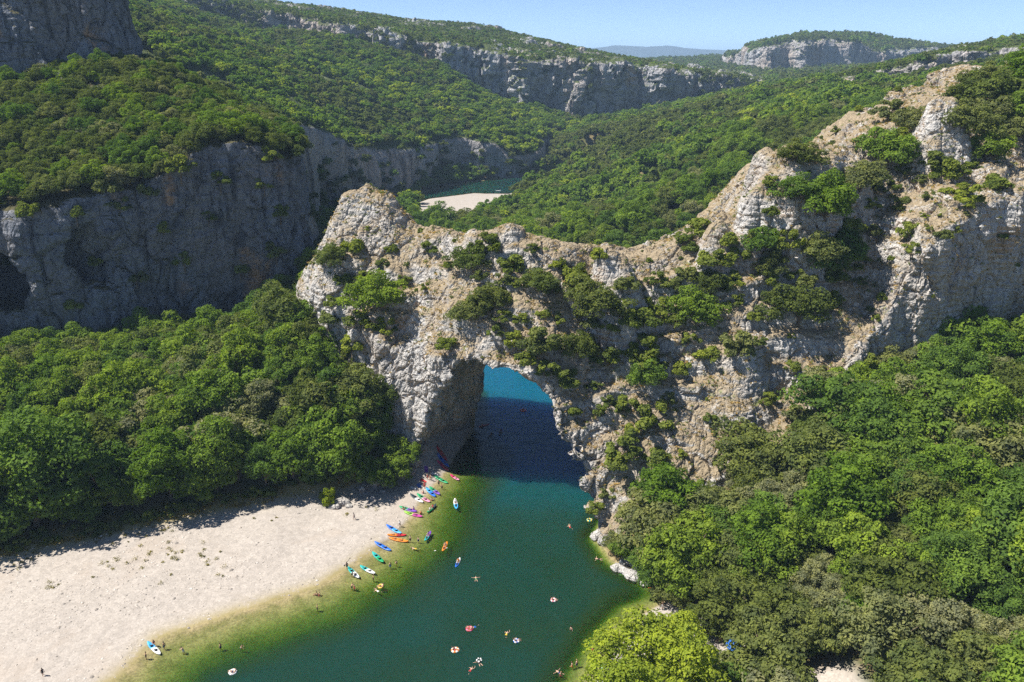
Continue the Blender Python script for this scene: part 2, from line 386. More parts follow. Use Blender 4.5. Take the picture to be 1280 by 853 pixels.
def blk(px0, px1, Y0, Y1, skew=0.0): return [_xyq(px0, 200, Y0), _xyq(px1, 200, Y0+skew), _xyq(px1, 200, Y1+skew), _xyq(px0, 200, Y1)]
def _xyq(px, py, Y): q = at(px, py, Y); return (q[0], q[1])
BLOCKS = [([at(945, 280, 189)[:2], at(985, 270, 187)[:2], at(1040, 240, 192)[:2], at(1078, 200, 198)[:2], at(1080, 180, 206)[:2], at(1000, 180, 205)[:2], at(947, 190, 200)[:2]], [at(947, 205, 190), at(985, 186, 196), at(1070, 178, 202), at(1030, 200, 192)]),
          ([at(1162, 165, 203)[:2], at(1198, 165, 203)[:2], at(1200, 130, 210)[:2], at(1160, 130, 210)[:2]], [at(1165, 128, 206), at(1180, 119, 207), at(1198, 124, 206)]),
          ([at(888, 285, 185)[:2], at(912, 285, 185)[:2], at(915, 260, 190)[:2], at(885, 260, 190)[:2]], [at(890, 268, 187), at(902, 256, 187.5), at(912, 266, 187)]),
          ([at(585, 300, 185)[:2], at(658, 305, 184)[:2], at(660, 290, 190)[:2], at(580, 284, 192)[:2]], [at(585, 283, 188), at(620, 285, 187), at(658, 292, 186)]),
          ([at(752, 335, 177)[:2], at(785, 335, 176)[:2], at(786, 305, 182)[:2], at(748, 305, 182)[:2]], [at(752, 306, 180), at(770, 302, 180), at(786, 312, 180)])]
class Blend:
    def __init__(s, pts): s.p = pts
    def __call__(s, x, y):
        w = [1/((x-a)**2+(y-b)**2+4.0) for a, b, c in s.p]; return sum(k*c for k, (a, b, c) in zip(w, s.p))/sum(w)
BLOCKS = [(p, Blend(t)) for p, t in BLOCKS]
class ArchMass(Mass):
    def topz(s, x, y):
        t = Mass.topz(s, x, y)
        for p, r in BLOCKS:
            sd = poly_in(p, x, y)+fbm(x, y, scale=5.0, octs=3, seed=88)*1.3
            t = np.maximum(t, np.where(sd > -6, r(x, y)+np.minimum(sd, 0)*2.6-np.clip(3.0-sd, 0, 3)**2*0.35+fbm(x, y, scale=5.0, octs=3, seed=89)*2.6, -99))
        return t
arch_m = ArchMass('rock_arch', ARCH_POLY, AP, ((-70, 150), (138, 252), (-6, 112)), 0.8, warp=(1.6, 8.0), rough=1.0, lean=0.06, seed=3, cut=tunnel, step=5.5)

# the shaded cliff on the left with its wooded ledge, and the crag above it
LP = [at(0, 262, 227), at(100, 243, 231), at(200, 222, 241), at(255, 180, 248), at(300, 174, 250), at(330, 180, 253), at(358, 208, 256), at(0, 215, 245), at(100, 185, 258), at(200, 160, 272), at(300, 160, 278), at(20, 112, 300), at(150, 95, 305), at(180, 90, 310), at(260, 118, 335), at(330, 155, 350), at(-80, 262, 222), at(-80, 200, 250), at(-80, 110, 300), (-70, 285, 66), (-85, 320, 68), (-98, 350, 66), (-250, 380, 110), (-330, 300, 110), (-150, 380, 100)]
LEFT_POLY = [(-330, 180), (-200, 215), (-152, 223), (-128, 226), (-109, 236), (-85, 245), (-73, 250), (-68, 258), (-68, 275), (-80, 310), (-96, 345), (-110, 400), (-250, 420), (-400, 330)]
def alcove(x, y, z):
    c = at(42, 352, 231)
    d = 1-np.sqrt(((x-c[0]+4)/12.0)**2+((y-c[1]-1)/13.0)**2+((z-c[2])/15.0)**2)
    c2 = at(312, 292, 256); d2 = 1-np.sqrt(((x-c2[0])/10.0)**2+((y-c2[1])/6.0)**2+((z-c2[2])/3.5)**2)
    c3 = at(150, 300, 232); d3 = 1-np.sqrt(((x-c3[0])/26.0)**2+((y-c3[1]+1)/4.0)**2+((z-c3[2]+4)/10.0)**2)
    return -np.maximum(np.maximum(d*11.0, d2*4.0), d3*3.0)
left_m = Mass('cliff', LEFT_POLY, LP, ((-260, -55), (205, 345), (4, 118)), 1.2, warp=(5.0, 30.0), rough=2.0, seed=13, cut=alcove)
UP = [at(20, -40, 312), at(100, -50, 312), at(160, -30, 318), at(185, 70, 322), (-260, 330, 150), (-150, 345, 140), (-330, 320, 150), (-110, 330, 102), (-230, 380, 160)]
UPPER_POLY = [(-330, 295), (-230, 300), (-196, 302), (-170, 305), (-168, 314), (-164, 318), (-158, 316), (-150, 322), (-152, 340), (-160, 370), (-330, 400)]
upper_m = Mass('cliff', UPPER_POLY, UP, ((-300, -120), (290, 350), (70, 165)), 1.3, warp=(6.5, 22.0), rough=1.8, seed=23, lean=0.12)

# the long hillside across the river behind, with the cliff at its foot
HP = [at(370, 158, 470), at(400, 166, 500), at(440, 186, 545), at(470, 196, 585), at(520, 190, 635), at(560, 185, 680), at(610, 178, 725), at(655, 190, 745), at(300, 130, 470), at(270, 100, 500), at(230, 62, 560), at(330, 110, 560), at(400, 110, 680), at(470, 140, 700), at(300, 60, 800), at(400, 75, 820), at(500, 115, 820), at(560, 130, 800), at(600, 140, 850), at(690, 165, 880), at(560, 90, 940), at(480, 66, 940), at(400, 45, 960), at(300, 42, 960), at(210, 10, 900), at(150, 0, 760), at(100, -10, 600), at(600, 122, 975), at(660, 134, 990), at(740, 156, 995), at(850, 150, 1040), at(930, 136, 1080), (-420, 500, 130), (-420, 900, 190), (-150, 1250, 120), (250, 1250, 60), (-400, 1300, 160)]
HILL_POLY = [(-106, 395), (-117, 450), (-116, 520), (-102, 592), (-78, 648), (-66, 672), (-62, 705), (-42, 716), (-26, 716), (0, 729), (16, 738), (30, 790), (36, 850), (60, 940), (120, 985), (340, 1060), (400, 1400), (-600, 1400), (-600, 400)]
hill_m = Mass('hillside', HILL_POLY, HP, ((-440, 330), (380, 1180), (-6, 215)), 4.0, warp=(13.0, 38.0), rough=3.0, seed=33, lean=0.10)
# the long cliff band below the far plateau
FP = [at(300, 12, 1020), at(345, 18, 1015), at(430, 31, 1005), at(500, 41, 995), at(545, 54, 988), at(600, 60, 985), at(650, 74, 995), at(700, 73, 998), at(740, 80, 1003), at(800, 84, 1025), at(850, 89, 1042), at(935, 101, 1082)]
FP += [at(210, 4, 1250), at(300, 5, 1300), at(400, 12, 1350), at(500, 30, 1350), at(600, 36, 1350), at(700, 60, 1350), at(800, 81, 1350), at(900, 96, 1350), at(955, 106, 1250), (-700, 1200, 200), (-700, 1700, 200), (0, 1700, 130), (420, 1500, 60), (-300, 1700, 190), (-430, 1010, 185), (200, 1700, 100)]
def _xy(px, py, Y): x, y, z = at(px, py, Y); return (x, y)
FAR_POLY = [_xy(150, 20, 1020), _xy(285, 20, 1005), _xy(350, 25, 1008), _xy(400, 40, 1010), _xy(430, 40, 990), _xy(500, 50, 982), _xy(545, 65, 972), _xy(590, 70, 985), _xy(630, 80, 990), _xy(655, 85, 982), _xy(700, 85, 990), _xy(740, 90, 985), _xy(775, 90, 1010), _xy(800, 90, 1030), _xy(830, 95, 1020), _xy(860, 95, 1030), _xy(900, 100, 1070), _xy(945, 108, 1075), _xy(965, 110, 1200), (420, 1600), (-700, 1600), (-700, 1050)]
far_m = Mass('cliff', FAR_POLY, FP, ((-520, 430), (950, 1500), (10, 215)), 5.0, warp=(17.0, 55.0), rough=4.0, seed=43)
# crag on the skyline and the rocky band right of the spur
SP = [at(935, 68, 1720), at(960, 56, 1700), at(1000, 51, 1690), at(1040, 50, 1690), at(1080, 55, 1700), at(1100, 66, 1730), at(1010, 44, 1900), at(950, 56, 1900), at(1090, 46, 1900), at(1180, 64, 1900), at(1270, 74, 1900), at(1060, 60, 2300), at(900, 78, 2000), at(1200, 80, 2300)]
SKY_POLY = [_xy(925, 75, 1900), _xy(938, 75, 1730), _xy(960, 70, 1680), _xy(985, 70, 1700), _xy(1005, 70, 1675), _xy(1040, 70, 1690), _xy(1070, 70, 1680), _xy(1095, 70, 1730), _xy(1180, 70, 1780), _xy(1290, 70, 1850), _xy(1290, 70, 2300), _xy(900, 70, 2300)]
skyline_m = Mass('cliff', SKY_POLY, SP, ((470, 1250), (1620, 2250), (40, 180)), 7.0, warp=(24.0, 80.0), rough=5.0, seed=53)
GP = [at(1050, 98, 700), at(1100, 90, 690), at(1140, 78, 680), at(1180, 70, 690), at(1230, 66, 690), at(1290, 60, 680), at(1120, 82, 800), at(1200, 62, 800), at(1290, 52, 800), at(1100, 90, 850), (520, 700, 120), (520, 900, 120), at(1000, 110, 800)]
BAND_POLY = [_xy(1040, 100, 720), _xy(1060, 95, 685), _xy(1100, 95, 700), _xy(1128, 90, 672), _xy(1165, 90, 660), _xy(1185, 85, 690), _xy(1215, 85, 675), _xy(1250, 80, 690), _xy(1280, 80, 670), _xy(1330, 80, 670), (560, 700), (560, 900), _xy(1080, 95, 880)]
band_m = Mass('cliff', BAND_POLY, GP, ((260, 520), (640, 900), (30, 130)), 2.6, warp=(8.0, 30.0), rough=2.4, seed=63)

def finish(mass, sub=0, disp=None, relax_it=1):
    v, q = mass.build()
    v = relax(v, q, relax_it, 0.5)
    for _ in range(sub): v, q = subdivide(v, q)
    if sub: v = relax(v, q, 1, 0.4)
    n = vert_normals(v, q); lie = n[:, 2].copy()
    for _ in range(3):                                # how steep the bed is over a metre or two, without its small relief
        acc = np.zeros_like(lie); num = np.zeros_like(lie)
        for k in range(4): np.add.at(acc, q[:, k], lie[q].mean(1)); np.add.at(num, q[:, k], 1)
        lie = acc/np.maximum(num, 1)
    mass.lie = lie
    v = v+n*disp(v, n)[:, None].astype(np.float32) if disp else v
    return v.astype(np.float32), q
def crag(scale, amp, seed, blocks=True):
    def f(v, n):
        x, y, z = v.T; steep = 1-np.clip(n[:, 2], 0, 1)
        w = fbm(x, y, z, scale=scale*3, octs=3, seed=seed)*scale*1.6
        busy = smooth(-0.25, 0.35, fbm(x, y, z, scale=scale*5, octs=3, seed=seed+40))
        d = amp*1.1*ridged(x+w, y+w, z*0.35, scale*3.4, 3, seed+1)*(0.3+0.7*steep)
        d += amp*0.5*fbm(x, y, z*0.7, scale=scale*1.8, octs=3, seed=seed+60)
        if blocks:                                    # joint-bounded blocks: flat steps between straight cracks
            e, val = cells(x+w*0.5, y-w*0.4, z*0.55+w*0.2, scale*1.9, seed+2)
            d += amp*(0.35+0.65*busy)*((val-0.5)*1.7-0.9*np.exp(-e*16.0))
            e2, val2 = cells(x+w*0.3, y+w*0.2, z*0.9, scale*0.75, seed+8)
            d += amp*0.40*busy*((val2-0.5)*1.4-0.9*np.exp(-e2*12.0))
        v1 = np.abs(vnoise(x/(scale*1.1)+w*0.15, y/(scale*1.1), z/(scale*4.0), seed+71)); d -= amp*0.8*np.clip(1-v1*7, 0, 1)*steep
        bed = z/(scale*0.55)+w*0.10+0.6*fbm(x, y, scale=scale*6, octs=2, seed=seed+5); fr = bed-np.floor(bed)
        d += amp*0.26*(0.3+0.7*(1-busy))*(np.clip(fr*1.6, 0, 1)-0.6-0.5*(fr > 0.9))*np.clip(steep*1.6, 0, 1)
        d += amp*0.10*vnoise(x/(scale*0.22), y/(scale*0.22), z/(scale*0.22), seed+73)
        return d
    return f

# ---------------------------------------------------------------- materials of the setting
def rock_mat(name, light, warm, dark, dry=0.5, soil=None, scale=1.0, streak=0.5, ochre=0.35, dry_col=(0.37, 0.295, 0.195), soil_from=0.62, weather_bounce=0.0, crackiness=0.3):
    t = NT(name); p = t.pos(); geo = t.n('ShaderNodeNewGeometry'); nz = t.n('ShaderNodeSeparateXYZ'); t.l(geo.outputs['Normal'], nz.inputs[0]); up = nz.outputs[2]
    big = t.noise(p, 0.055/scale, 5, 0.6, 0.4); mid = t.noise(p, 0.35/scale, 6, 0.65); fine = t.noise(p, 1.9/scale, 6, 0.7)
    c = t.mix(t.rng(big, 0.36, 0.66), light, warm)
    c = t.mix(t.math('MULTIPLY', t.rng(mid, 0.50, 0.70), 0.75), c, dark)
    vs = t.noise(t.mapping(p, (0.55/scale, 0.55/scale, 0.05/scale)), 1.0, 5, 0.6)
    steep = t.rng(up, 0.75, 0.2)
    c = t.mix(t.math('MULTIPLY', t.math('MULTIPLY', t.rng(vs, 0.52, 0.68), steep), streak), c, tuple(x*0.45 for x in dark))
    oc = t.noise(t.mapping(p, (0.09/scale, 0.09/scale, 0.05/scale)), 1.0, 4, 0.6)
    c = t.mix(t.math('MULTIPLY', t.math('MULTIPLY', t.rng(oc, 0.56, 0.70), t.rng(up, 0.5, -0.1)), ochre), c, (0.42, 0.24, 0.11))
    if weather_bounce:
        c = t.mix(t.math('MULTIPLY', t.rng(up, 0.1, -0.35), weather_bounce), c, (0.36, 0.26, 0.165))  # undersides: brown weathering, warmed and brightened to stand in for bounced light
    c = t.mix(0.8, c, t.ramp(fine, [(0.25, 0.28), (0.5, 0.6), (0.8, 0.85)]), 'OVERLAY')
    wv = t.n('ShaderNodeVectorMath', operation='MULTIPLY_ADD'); wn_ = t.n('ShaderNodeTexNoise'); t.l(p, wn_.inputs['Vector']); wn_.inputs['Scale'].default_value = 0.5/scale; t.l(wn_.outputs['Color'], wv.inputs[0]); wv.inputs[1].default_value = (3*scale,)*3; t.l(p, wv.inputs[2])
    crack = t.voro(t.mapping(wv.outputs[0], (0.6/scale, 0.6/scale, 0.3/scale)), 1.0, 'DISTANCE_TO_EDGE')
    c = t.mix(t.math('MULTIPLY', t.rng(crack, 0.05, 0.0), crackiness), c, tuple(x*0.3 for x in dark))
    if dry:
        g = t.noise(p, 0.16/scale, 5, 0.62); g2 = t.noise(p, 1.1, 5, 0.7)
        m = t.math('MULTIPLY', t.math('MULTIPLY', t.rng(t.attr('lie'), 0.30, 0.62), t.rng(up, 0.15, 0.5)), t.rng(t.math('ADD', g, t.math('MULTIPLY', g2, 0.30)), 0.76-0.22*dry, 0.80-0.18*dry))
        dc = t.mix(t.rng(g2, 0.3, 0.7), dry_col, tuple(x*0.62 for x in dry_col))
        dc = t.mix(t.rng(t.noise(p, 0.28, 3), 0.60, 0.72), dc, (0.15, 0.17, 0.05))
        c = t.mix(m, c, dc)
    if soil:
        m = t.math('MULTIPLY', t.rng(up, soil_from-0.12, soil_from+0.1), t.rng(mid, 0.2, 0.4))
        c = t.mix(m, c, t.mix(fine, soil, tuple(x*1.8 for x in soil)))
    hgt = t.math('ADD', t.math('MULTIPLY', mid, 0.9), t.math('ADD', t.math('MULTIPLY', fine, 0.5), t.math('MULTIPLY', t.rng(crack, 0.0, 0.18), 0.35)))
    return t.surf(t.principled(c, 0.92, t.bump(hgt, 0.85, 0.9*scale), 0.15))
ARCH_ROCK = rock_mat('limestone_sunlit', (0.42, 0.405, 0.385), (0.38, 0.345, 0.305), (0.21, 0.205, 0.20), dry=1.25, scale=1.0, streak=0.55, ochre=0.7, weather_bounce=0.7)
CLIFF_ROCK = rock_mat('limestone_cliff_shaded', (0.155, 0.172, 0.205), (0.17, 0.165, 0.168), (0.045, 0.050, 0.062), dry=0.0, soil=(0.06, 0.055, 0.025), scale=1.8, streak=0.75, ochre=0.8)  # same limestone with the dark blue of shade put into its colour
FAR_ROCK = rock_mat('limestone_far', (0.33, 0.33, 0.34), (0.33, 0.285, 0.25), (0.13, 0.13, 0.132), dry=0.0, soil=(0.055, 0.07, 0.02), scale=4.0, streak=0.8, ochre=0.6, soil_from=0.66)

def ground_mat():
    t = NT('valley_ground'); p = t.pos(); bch = t.attr('beach'); wet = t.attr('wet')
    n1 = t.noise(p, 0.12, 5, 0.6); n2 = t.noise(p, 1.3, 6, 0.7); peb = t.voro(p, 3.6, 'F1', 1); pebd = t.voro(p, 3.6); peb2 = t.voro(p, 1.0, 'F1', 1)
    grav = t.mix(n1, (0.345, 0.305, 0.265), (0.385, 0.345, 0.305))
    sp = t.n('ShaderNodeSeparateColor'); t.l(peb, sp.inputs[0]); sp2 = t.n('ShaderNodeSeparateColor'); t.l(peb2, sp2.inputs[0])
    grav = t.mix(0.26, grav, t.ramp(sp.outputs[0], [(0, 0.22), (0.35, 0.48), (0.75, 0.55), (1, 0.82)]), 'OVERLAY')
    grav = t.mix(0.22, grav, t.ramp(sp2.outputs[1], [(0, 0.3), (0.5, 0.5), (1, 0.7)]), 'OVERLAY')
    grav = t.mix(t.rng(t.noise(p, 0.06, 5, 0.65, 0.6), 0.52, 0.66, 0, 0.40), grav, (0.35, 0.29, 0.235))
    bed = t.mix(t.rng(t.noise(p, 0.3, 5, 0.6), 0.4, 0.65), (0.29, 0.235, 0.125), (0.19, 0.17, 0.07))
    bed = t.mix(0.45, bed, t.ramp(sp.outputs[0], [(0, 0.2), (0.5, 0.5), (1, 0.75)]), 'OVERLAY')
    soil = t.mix(n2, (0.10, 0.075, 0.035), (0.20, 0.15, 0.075))
    soil = t.mix(t.rng(n1, 0.45, 0.6), soil, (0.055, 0.07, 0.02))
    dry = t.mix(n2, (0.40, 0.30, 0.14), (0.22, 0.20, 0.07)); edge = t.attr('edge')
    c = t.mix(bch, soil, grav)
    c = t.mix(t.math('MULTIPLY', edge, t.rng(t.math('ADD', n2, t.math('MULTIPLY', n1, 0.6)), 0.55, 0.85)), c, dry)
    far = t.mix(t.rng(t.noise(p, 0.02, 6, 0.7), 0.4, 0.6), (0.05, 0.065, 0.02), (0.085, 0.11, 0.03))
    c = t.mix(t.attr('distant'), c, far)
    c = t.mix(wet, c, bed)
    h = t.math('ADD', t.math('MULTIPLY', pebd, -0.5), n2)
    return t.surf(t.principled(c, 0.9, t.bump(h, 0.35, 0.10), 0.15))
def water_mat():
    t = NT('river_water'); p = t.pos(); dep = t.attr('depth')
    def ex(k): return t.math('POWER', math.e, t.math('MULTIPLY', dep, -k))
    cc = t.n('ShaderNodeCombineColor'); 
    for i, k in enumerate((0.85, 0.36, 1.35)): t.l(ex(k), cc.inputs[i])
    tr = t.n('ShaderNodeBsdfTransparent'); t.l(cc.outputs[0], tr.inputs[0])
    drift = t.noise(p, 0.035, 4, 0.6, 0.5)
    dd = t.math('ADD', dep, t.math('MULTIPLY', t.math('SUBTRACT', drift, 0.5), 2.2))
    body = t.ramp(t.math('MULTIPLY', dd, 0.1), [(0.0, (0.050, 0.068, 0.008)), (0.13, (0.020, 0.044, 0.009)), (0.34, (0.010, 0.036, 0.021)), (0.60, (0.004, 0.048, 0.050)), (0.85, (0.003, 0.080, 0.145))])  # deepest blue raised to put scattered light into the arch's shadow
    df = t.n('ShaderNodeBsdfDiffuse'); t.l(body, df.inputs[0])
    w1 = t.noise(t.mapping(p, (0.9, 1.5, 1)), 1.0, 4, 0.55); w2 = t.noise(t.mapping(p, (0.22, 0.35, 1)), 1.0, 3, 0.5)
    bn = t.bump(t.math('ADD', t.math('MULTIPLY', w1, 0.45), w2), 0.3, 0.5); bn2 = t.bump(t.math('ADD', t.math('MULTIPLY', w1, 0.6), w2), 0.6, 0.8)
    t.l(bn2, df.inputs['Normal'])
    ss = t.n('ShaderNodeSubsurfaceScattering', falloff='BURLEY'); t.l(body, ss.inputs['Color']); ss.inputs['Scale'].default_value = 1.0; ss.inputs['Radius'].default_value = (2.0, 14.0, 30.0); t.l(bn2, ss.inputs['Normal'])
    m0 = t.n('ShaderNodeMixShader'); m0.inputs[0].default_value = 0.8; t.l(df.outputs[0], m0.inputs[1]); t.l(ss.outputs[0], m0.inputs[2])   # light that spreads inside the water
    op = t.math('SUBTRACT', 1.0, t.math('POWER', math.e, t.math('MULTIPLY', t.math('POWER', dep, 1.5), -0.40)))
    m1 = t.n('ShaderNodeMixShader'); t.l(op, m1.inputs[0]); t.l(tr.outputs[0], m1.inputs[1]); t.l(m0.outputs[0], m1.inputs[2])
    fr = t.n('ShaderNodeFresnel'); fr.inputs[0].default_value = 1.333; t.l(bn, fr.inputs['Normal'])
    gl = t.n('ShaderNodeBsdfGlossy'); gl.inputs['Roughness'].default_value = 0.06; t.l(bn, gl.inputs['Normal'])
    m2 = t.n('ShaderNodeMixShader'); t.l(fr.outputs[0], m2.inputs[0]); t.l(m1.outputs[0], m2.inputs[1]); t.l(gl.outputs[0], m2.inputs[2])
    return t.surf(m2.outputs[0])
def leaf_mat(name, cols, var=0.35):
    t = NT(name); oi = t.n('ShaderNodeObjectInfo'); r = oi.outputs['Random']; p = t.n('ShaderNodeTexCoord').outputs['Object']
    n = len(cols); base = t.ramp(r, [(i/(n-1), c) for i, c in enumerate(cols)])
    cl = t.noise(p, 0.55, 3); lf = t.attr('leaf')
    c = t.mix(t.rng(cl, 0.3, 0.7), t.mix(1.0, base, (1-var, 1-var*0.9, 1-var*0.6), 'MULTIPLY'), t.mix(1.0, base, (1+var, 1+var*0.8, 1.0), 'MULTIPLY'))
    c = t.mix(t.math('MULTIPLY', lf, 0.6), c, t.mix(1.0, c, (1.45, 1.35, 1.1), 'MULTIPLY'))
    d = t.n('ShaderNodeBsdfDiffuse'); t.l(c, d.inputs[0]); tr = t.n('ShaderNodeBsdfTranslucent'); t.l(t.mix(1.0, c, (1.1, 1.25, 0.5), 'MULTIPLY'), tr.inputs[0])
    m = t.n('ShaderNodeMixShader'); m.inputs[0].default_value = 0.40; t.l(d.outputs[0], m.inputs[1]); t.l(tr.outputs[0], m.inputs[2])
    return t.surf(m.outputs[0])
def bark_mat(name, a, b):
    t = NT(name); p = t.n('ShaderNodeTexCoord').outputs['Object']; n = t.noise(t.mapping(p, (4, 4, 0.7)), 1.0, 5, 0.65)
    return t.surf(t.principled(t.mix(n, a, b), 0.9, t.bump(n, 0.7, 0.1), 0.1))
BARK = bark_mat('bark_brown', (0.09, 0.065, 0.045), (0.22, 0.17, 0.12)); BARK_PALE = bark_mat('bark_pale', (0.22, 0.20, 0.17), (0.45, 0.42, 0.36))

# ---------------------------------------------------------------- ground, river
def gridlines(segs):
    out = [segs[0][0]]
    for a, b, h in segs: out += list(np.linspace(a, b, max(1, int(round((b-a)/h)))+1)[1:])
    return np.array(out)
xs = gridlines([(-14000, -2000, 600), (-2000, -500, 60), (-500, -160, 8), (-160, -70, 1.5), (-70, 60, 0.9), (60, 140, 1.6), (140, 500, 8), (500, 2000, 60), (2000, 14000, 600)])
ys = gridlines([(-400, 60, 30), (60, 95, 2.5), (95, 180, 0.9), (180, 260, 1.8), (260, 760, 5), (760, 2600, 28), (2600, 14000, 600)])
X, Y = np.meshgrid(xs, ys, indexing='ij'); Z = ground(X, Y); Z = Z-np.clip((Y-3000)/11000, 0, 1)*0
I = np.arange(X.size).reshape(X.shape); gq = np.stack([I[:-1, :-1], I[1:, :-1], I[1:, 1:], I[:-1, 1:]], -1).reshape(-1, 4)
gme = mesh_from('ground', np.stack([X, Y, Z], -1).reshape(-1, 3), gq, smooth_shade=True)
# gravel banks: the near beach up to the tree line, the bar far upstream, the small cove on the right bank
BEACH_POLY = [(-150, 20), (-110, 50), (-85, 80), (-64, 105), (-61.6, 114.6), (-51, 121), (-36.9, 129.2), (-32, 135.7), (-23.9, 147.2), (-20.4, 162), (-15, 176), (-10, 200), (-18, 196), (-27, 177), (-33, 171.5), (-40, 166), (-56, 158.5), (-69, 154), (-89, 144), (-104, 137.5), (-130, 130), (-200, 120), (-200, 20)]
COVE_POLY = [(29.3, 125.6), (23, 121), (17.5, 113), (12.5, 104.4), (8, 95), (16, 92), (30, 96), (40, 104), (41, 110), (36, 114), (33, 122)]
BAR_POLY = [(-66, 604), (-30, 636), (0, 634), (14, 610), (2, 560), (-12, 520), (-24, 484), (-52, 484), (-70, 540)]
def beachness(x, y):
    w = fbm(x, y, scale=5.0, octs=3, seed=91)
    m = smooth(-0.6, 1.2, poly_in(BEACH_POLY, x, y)+w*1.8)
    m = np.maximum(m, smooth(-0.5, 1.0, poly_in(COVE_POLY, x, y)+w*1.6))
    m = np.maximum(m, smooth(-2, 3, poly_in(BAR_POLY, x, y)+fbm(x, y, scale=20.0, octs=3, seed=92)*5))
    for (px, py, r) in ((1045, 845, 4.0), (895, 822, 5)):
        c = at_z(px, py, 6 if px > 1000 else 2); m = np.maximum(m, smooth(r+1.5, r-1.5, np.hypot(x-c[0], (y-c[1]))+w*2))
    return m
bm_ = beachness(X, Y); edge_ = np.exp(-((poly_in(BEACH_POLY, X, Y)+1.0)/3.0)**2)*(X < -28)
float_attr(gme, 'beach', bm_); float_attr(gme, 'edge', np.clip(edge_*1.2, 0, 1)); float_attr(gme, 'wet', smooth(0.16, 0.02, Z)); float_attr(gme, 'distant', smooth(500, 1500, np.hypot(X, Y)))
tag(link('ground', gme, ground_mat()), 'valley ground of pale river gravel and wooded soil', kind='structure')

wx = np.arange(-165, 125, 1.2); wy = np.concatenate([np.arange(20, 270, 1.2), np.arange(270, 760, 5)])
WX, WY = np.meshgrid(wx, wy, indexing='ij'); WZ = ground(WX, WY)
I = np.arange(WX.size).reshape(WX.shape); wq = np.stack([I[:-1, :-1], I[1:, :-1], I[1:, 1:], I[:-1, 1:]], -1).reshape(-1, 4)
keep = WZ.ravel()[wq].min(1) < 0.25; wq = wq[keep]; used = np.unique(wq); remap = np.full(WX.size, -1); remap[used] = np.arange(len(used))
pool = (1+1.5*smooth(140, 195, WY))*(1-0.55*smooth(260, 400, WY))                   # deeper pool under the arch; the added teal also stands in for sky reflection
wme = mesh_from('river', np.stack([WX, WY, np.zeros_like(WX)], -1).reshape(-1, 3)[used], remap[wq], smooth_shade=True)
dep = np.maximum(-WZ, 0)*pool; float_attr(wme, 'depth', dep.ravel()[used])
tag(link('river', wme, water_mat()), 'calm green river flowing under the arch', kind='structure')

# ---------------------------------------------------------------- rock masses
v, q = finish(arch_m, 1, crag(2.6, 0.80, 101), 3); arch_v, arch_q = v, q
arch_me = mesh_from('rock_arch', v, q); float_attr(arch_me, 'lie', arch_m.lie)
tag(link('rock_arch', arch_me, ARCH_ROCK), 'pale limestone natural arch spanning the green river', 'rock arch')
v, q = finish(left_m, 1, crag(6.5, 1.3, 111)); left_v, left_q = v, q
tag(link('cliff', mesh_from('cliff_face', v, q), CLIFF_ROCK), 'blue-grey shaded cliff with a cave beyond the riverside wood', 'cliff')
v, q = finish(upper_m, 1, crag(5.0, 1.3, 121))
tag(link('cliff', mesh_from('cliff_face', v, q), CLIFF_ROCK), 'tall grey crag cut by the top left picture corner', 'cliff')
v, q = finish(hill_m, 0, crag(9.0, 2.0, 131, False)); hill_v, hill_q = v, q
tag(link('hillside', mesh_from('hillside', v, q, smooth_shade=True), FAR_ROCK), 'long wooded hillside with a cliff along the upstream river', kind='structure')
v, q = finish(far_m, 1, crag(15.0, 7.5, 141)); far_v, far_q = v, q
tag(link('cliff', mesh_from('cliff_face', v, q), FAR_ROCK), 'long cliff band below the wooded far plateau', 'cliff')
v, q = finish(skyline_m, 1, crag(22.0, 6.0, 151))
tag(link('cliff', mesh_from('cliff_face', v, q), FAR_ROCK), 'pale domed crag standing on the skyline', 'cliff')
v, q = finish(band_m, 1, crag(9.0, 2.6, 161))
tag(link('cliff', mesh_from('cliff_face', v, q), FAR_ROCK), 'low pale rock band on the skyline above the right crags', 'cliff')
# blue hills many kilometres away
hx = np.arange(-1500, 5200, 60.0); hy = np.arange(8600, 10400, 90.0); HX, HY = np.meshgrid(hx, hy, indexing='ij')
crest = np.interp(HX, [-1500, 300, 900, 1150, 1500, 1750, 2050, 2500, 3000, 4200, 5200], [150, 220, 290, 322, 305, 318, 285, 250, 215, 170, 130])
HZ = 40+(crest-40)*np.exp(-((HY-9500)/430.0)**2)+fbm(HX, HY, scale=500.0, octs=4, seed=71)*22
I = np.arange(HX.size).reshape(HX.shape)
hme = mesh_from('distant_hills', np.stack([HX, HY, HZ-8], -1).reshape(-1, 3), np.stack([I[:-1, :-1], I[1:, :-1], I[1:, 1:], I[:-1, 1:]], -1).reshape(-1, 4), smooth_shade=True)
dh = NT('distant_woods'); dn_ = dh.noise(dh.pos(), 0.004, 5, 0.6)
tag(link('distant_hills', hme, dh.surf(dh.principled(dh.mix(dn_, (0.03, 0.05, 0.05), (0.07, 0.09, 0.085)), 0.9))), 'line of far blue hills on the horizon', kind='structure')

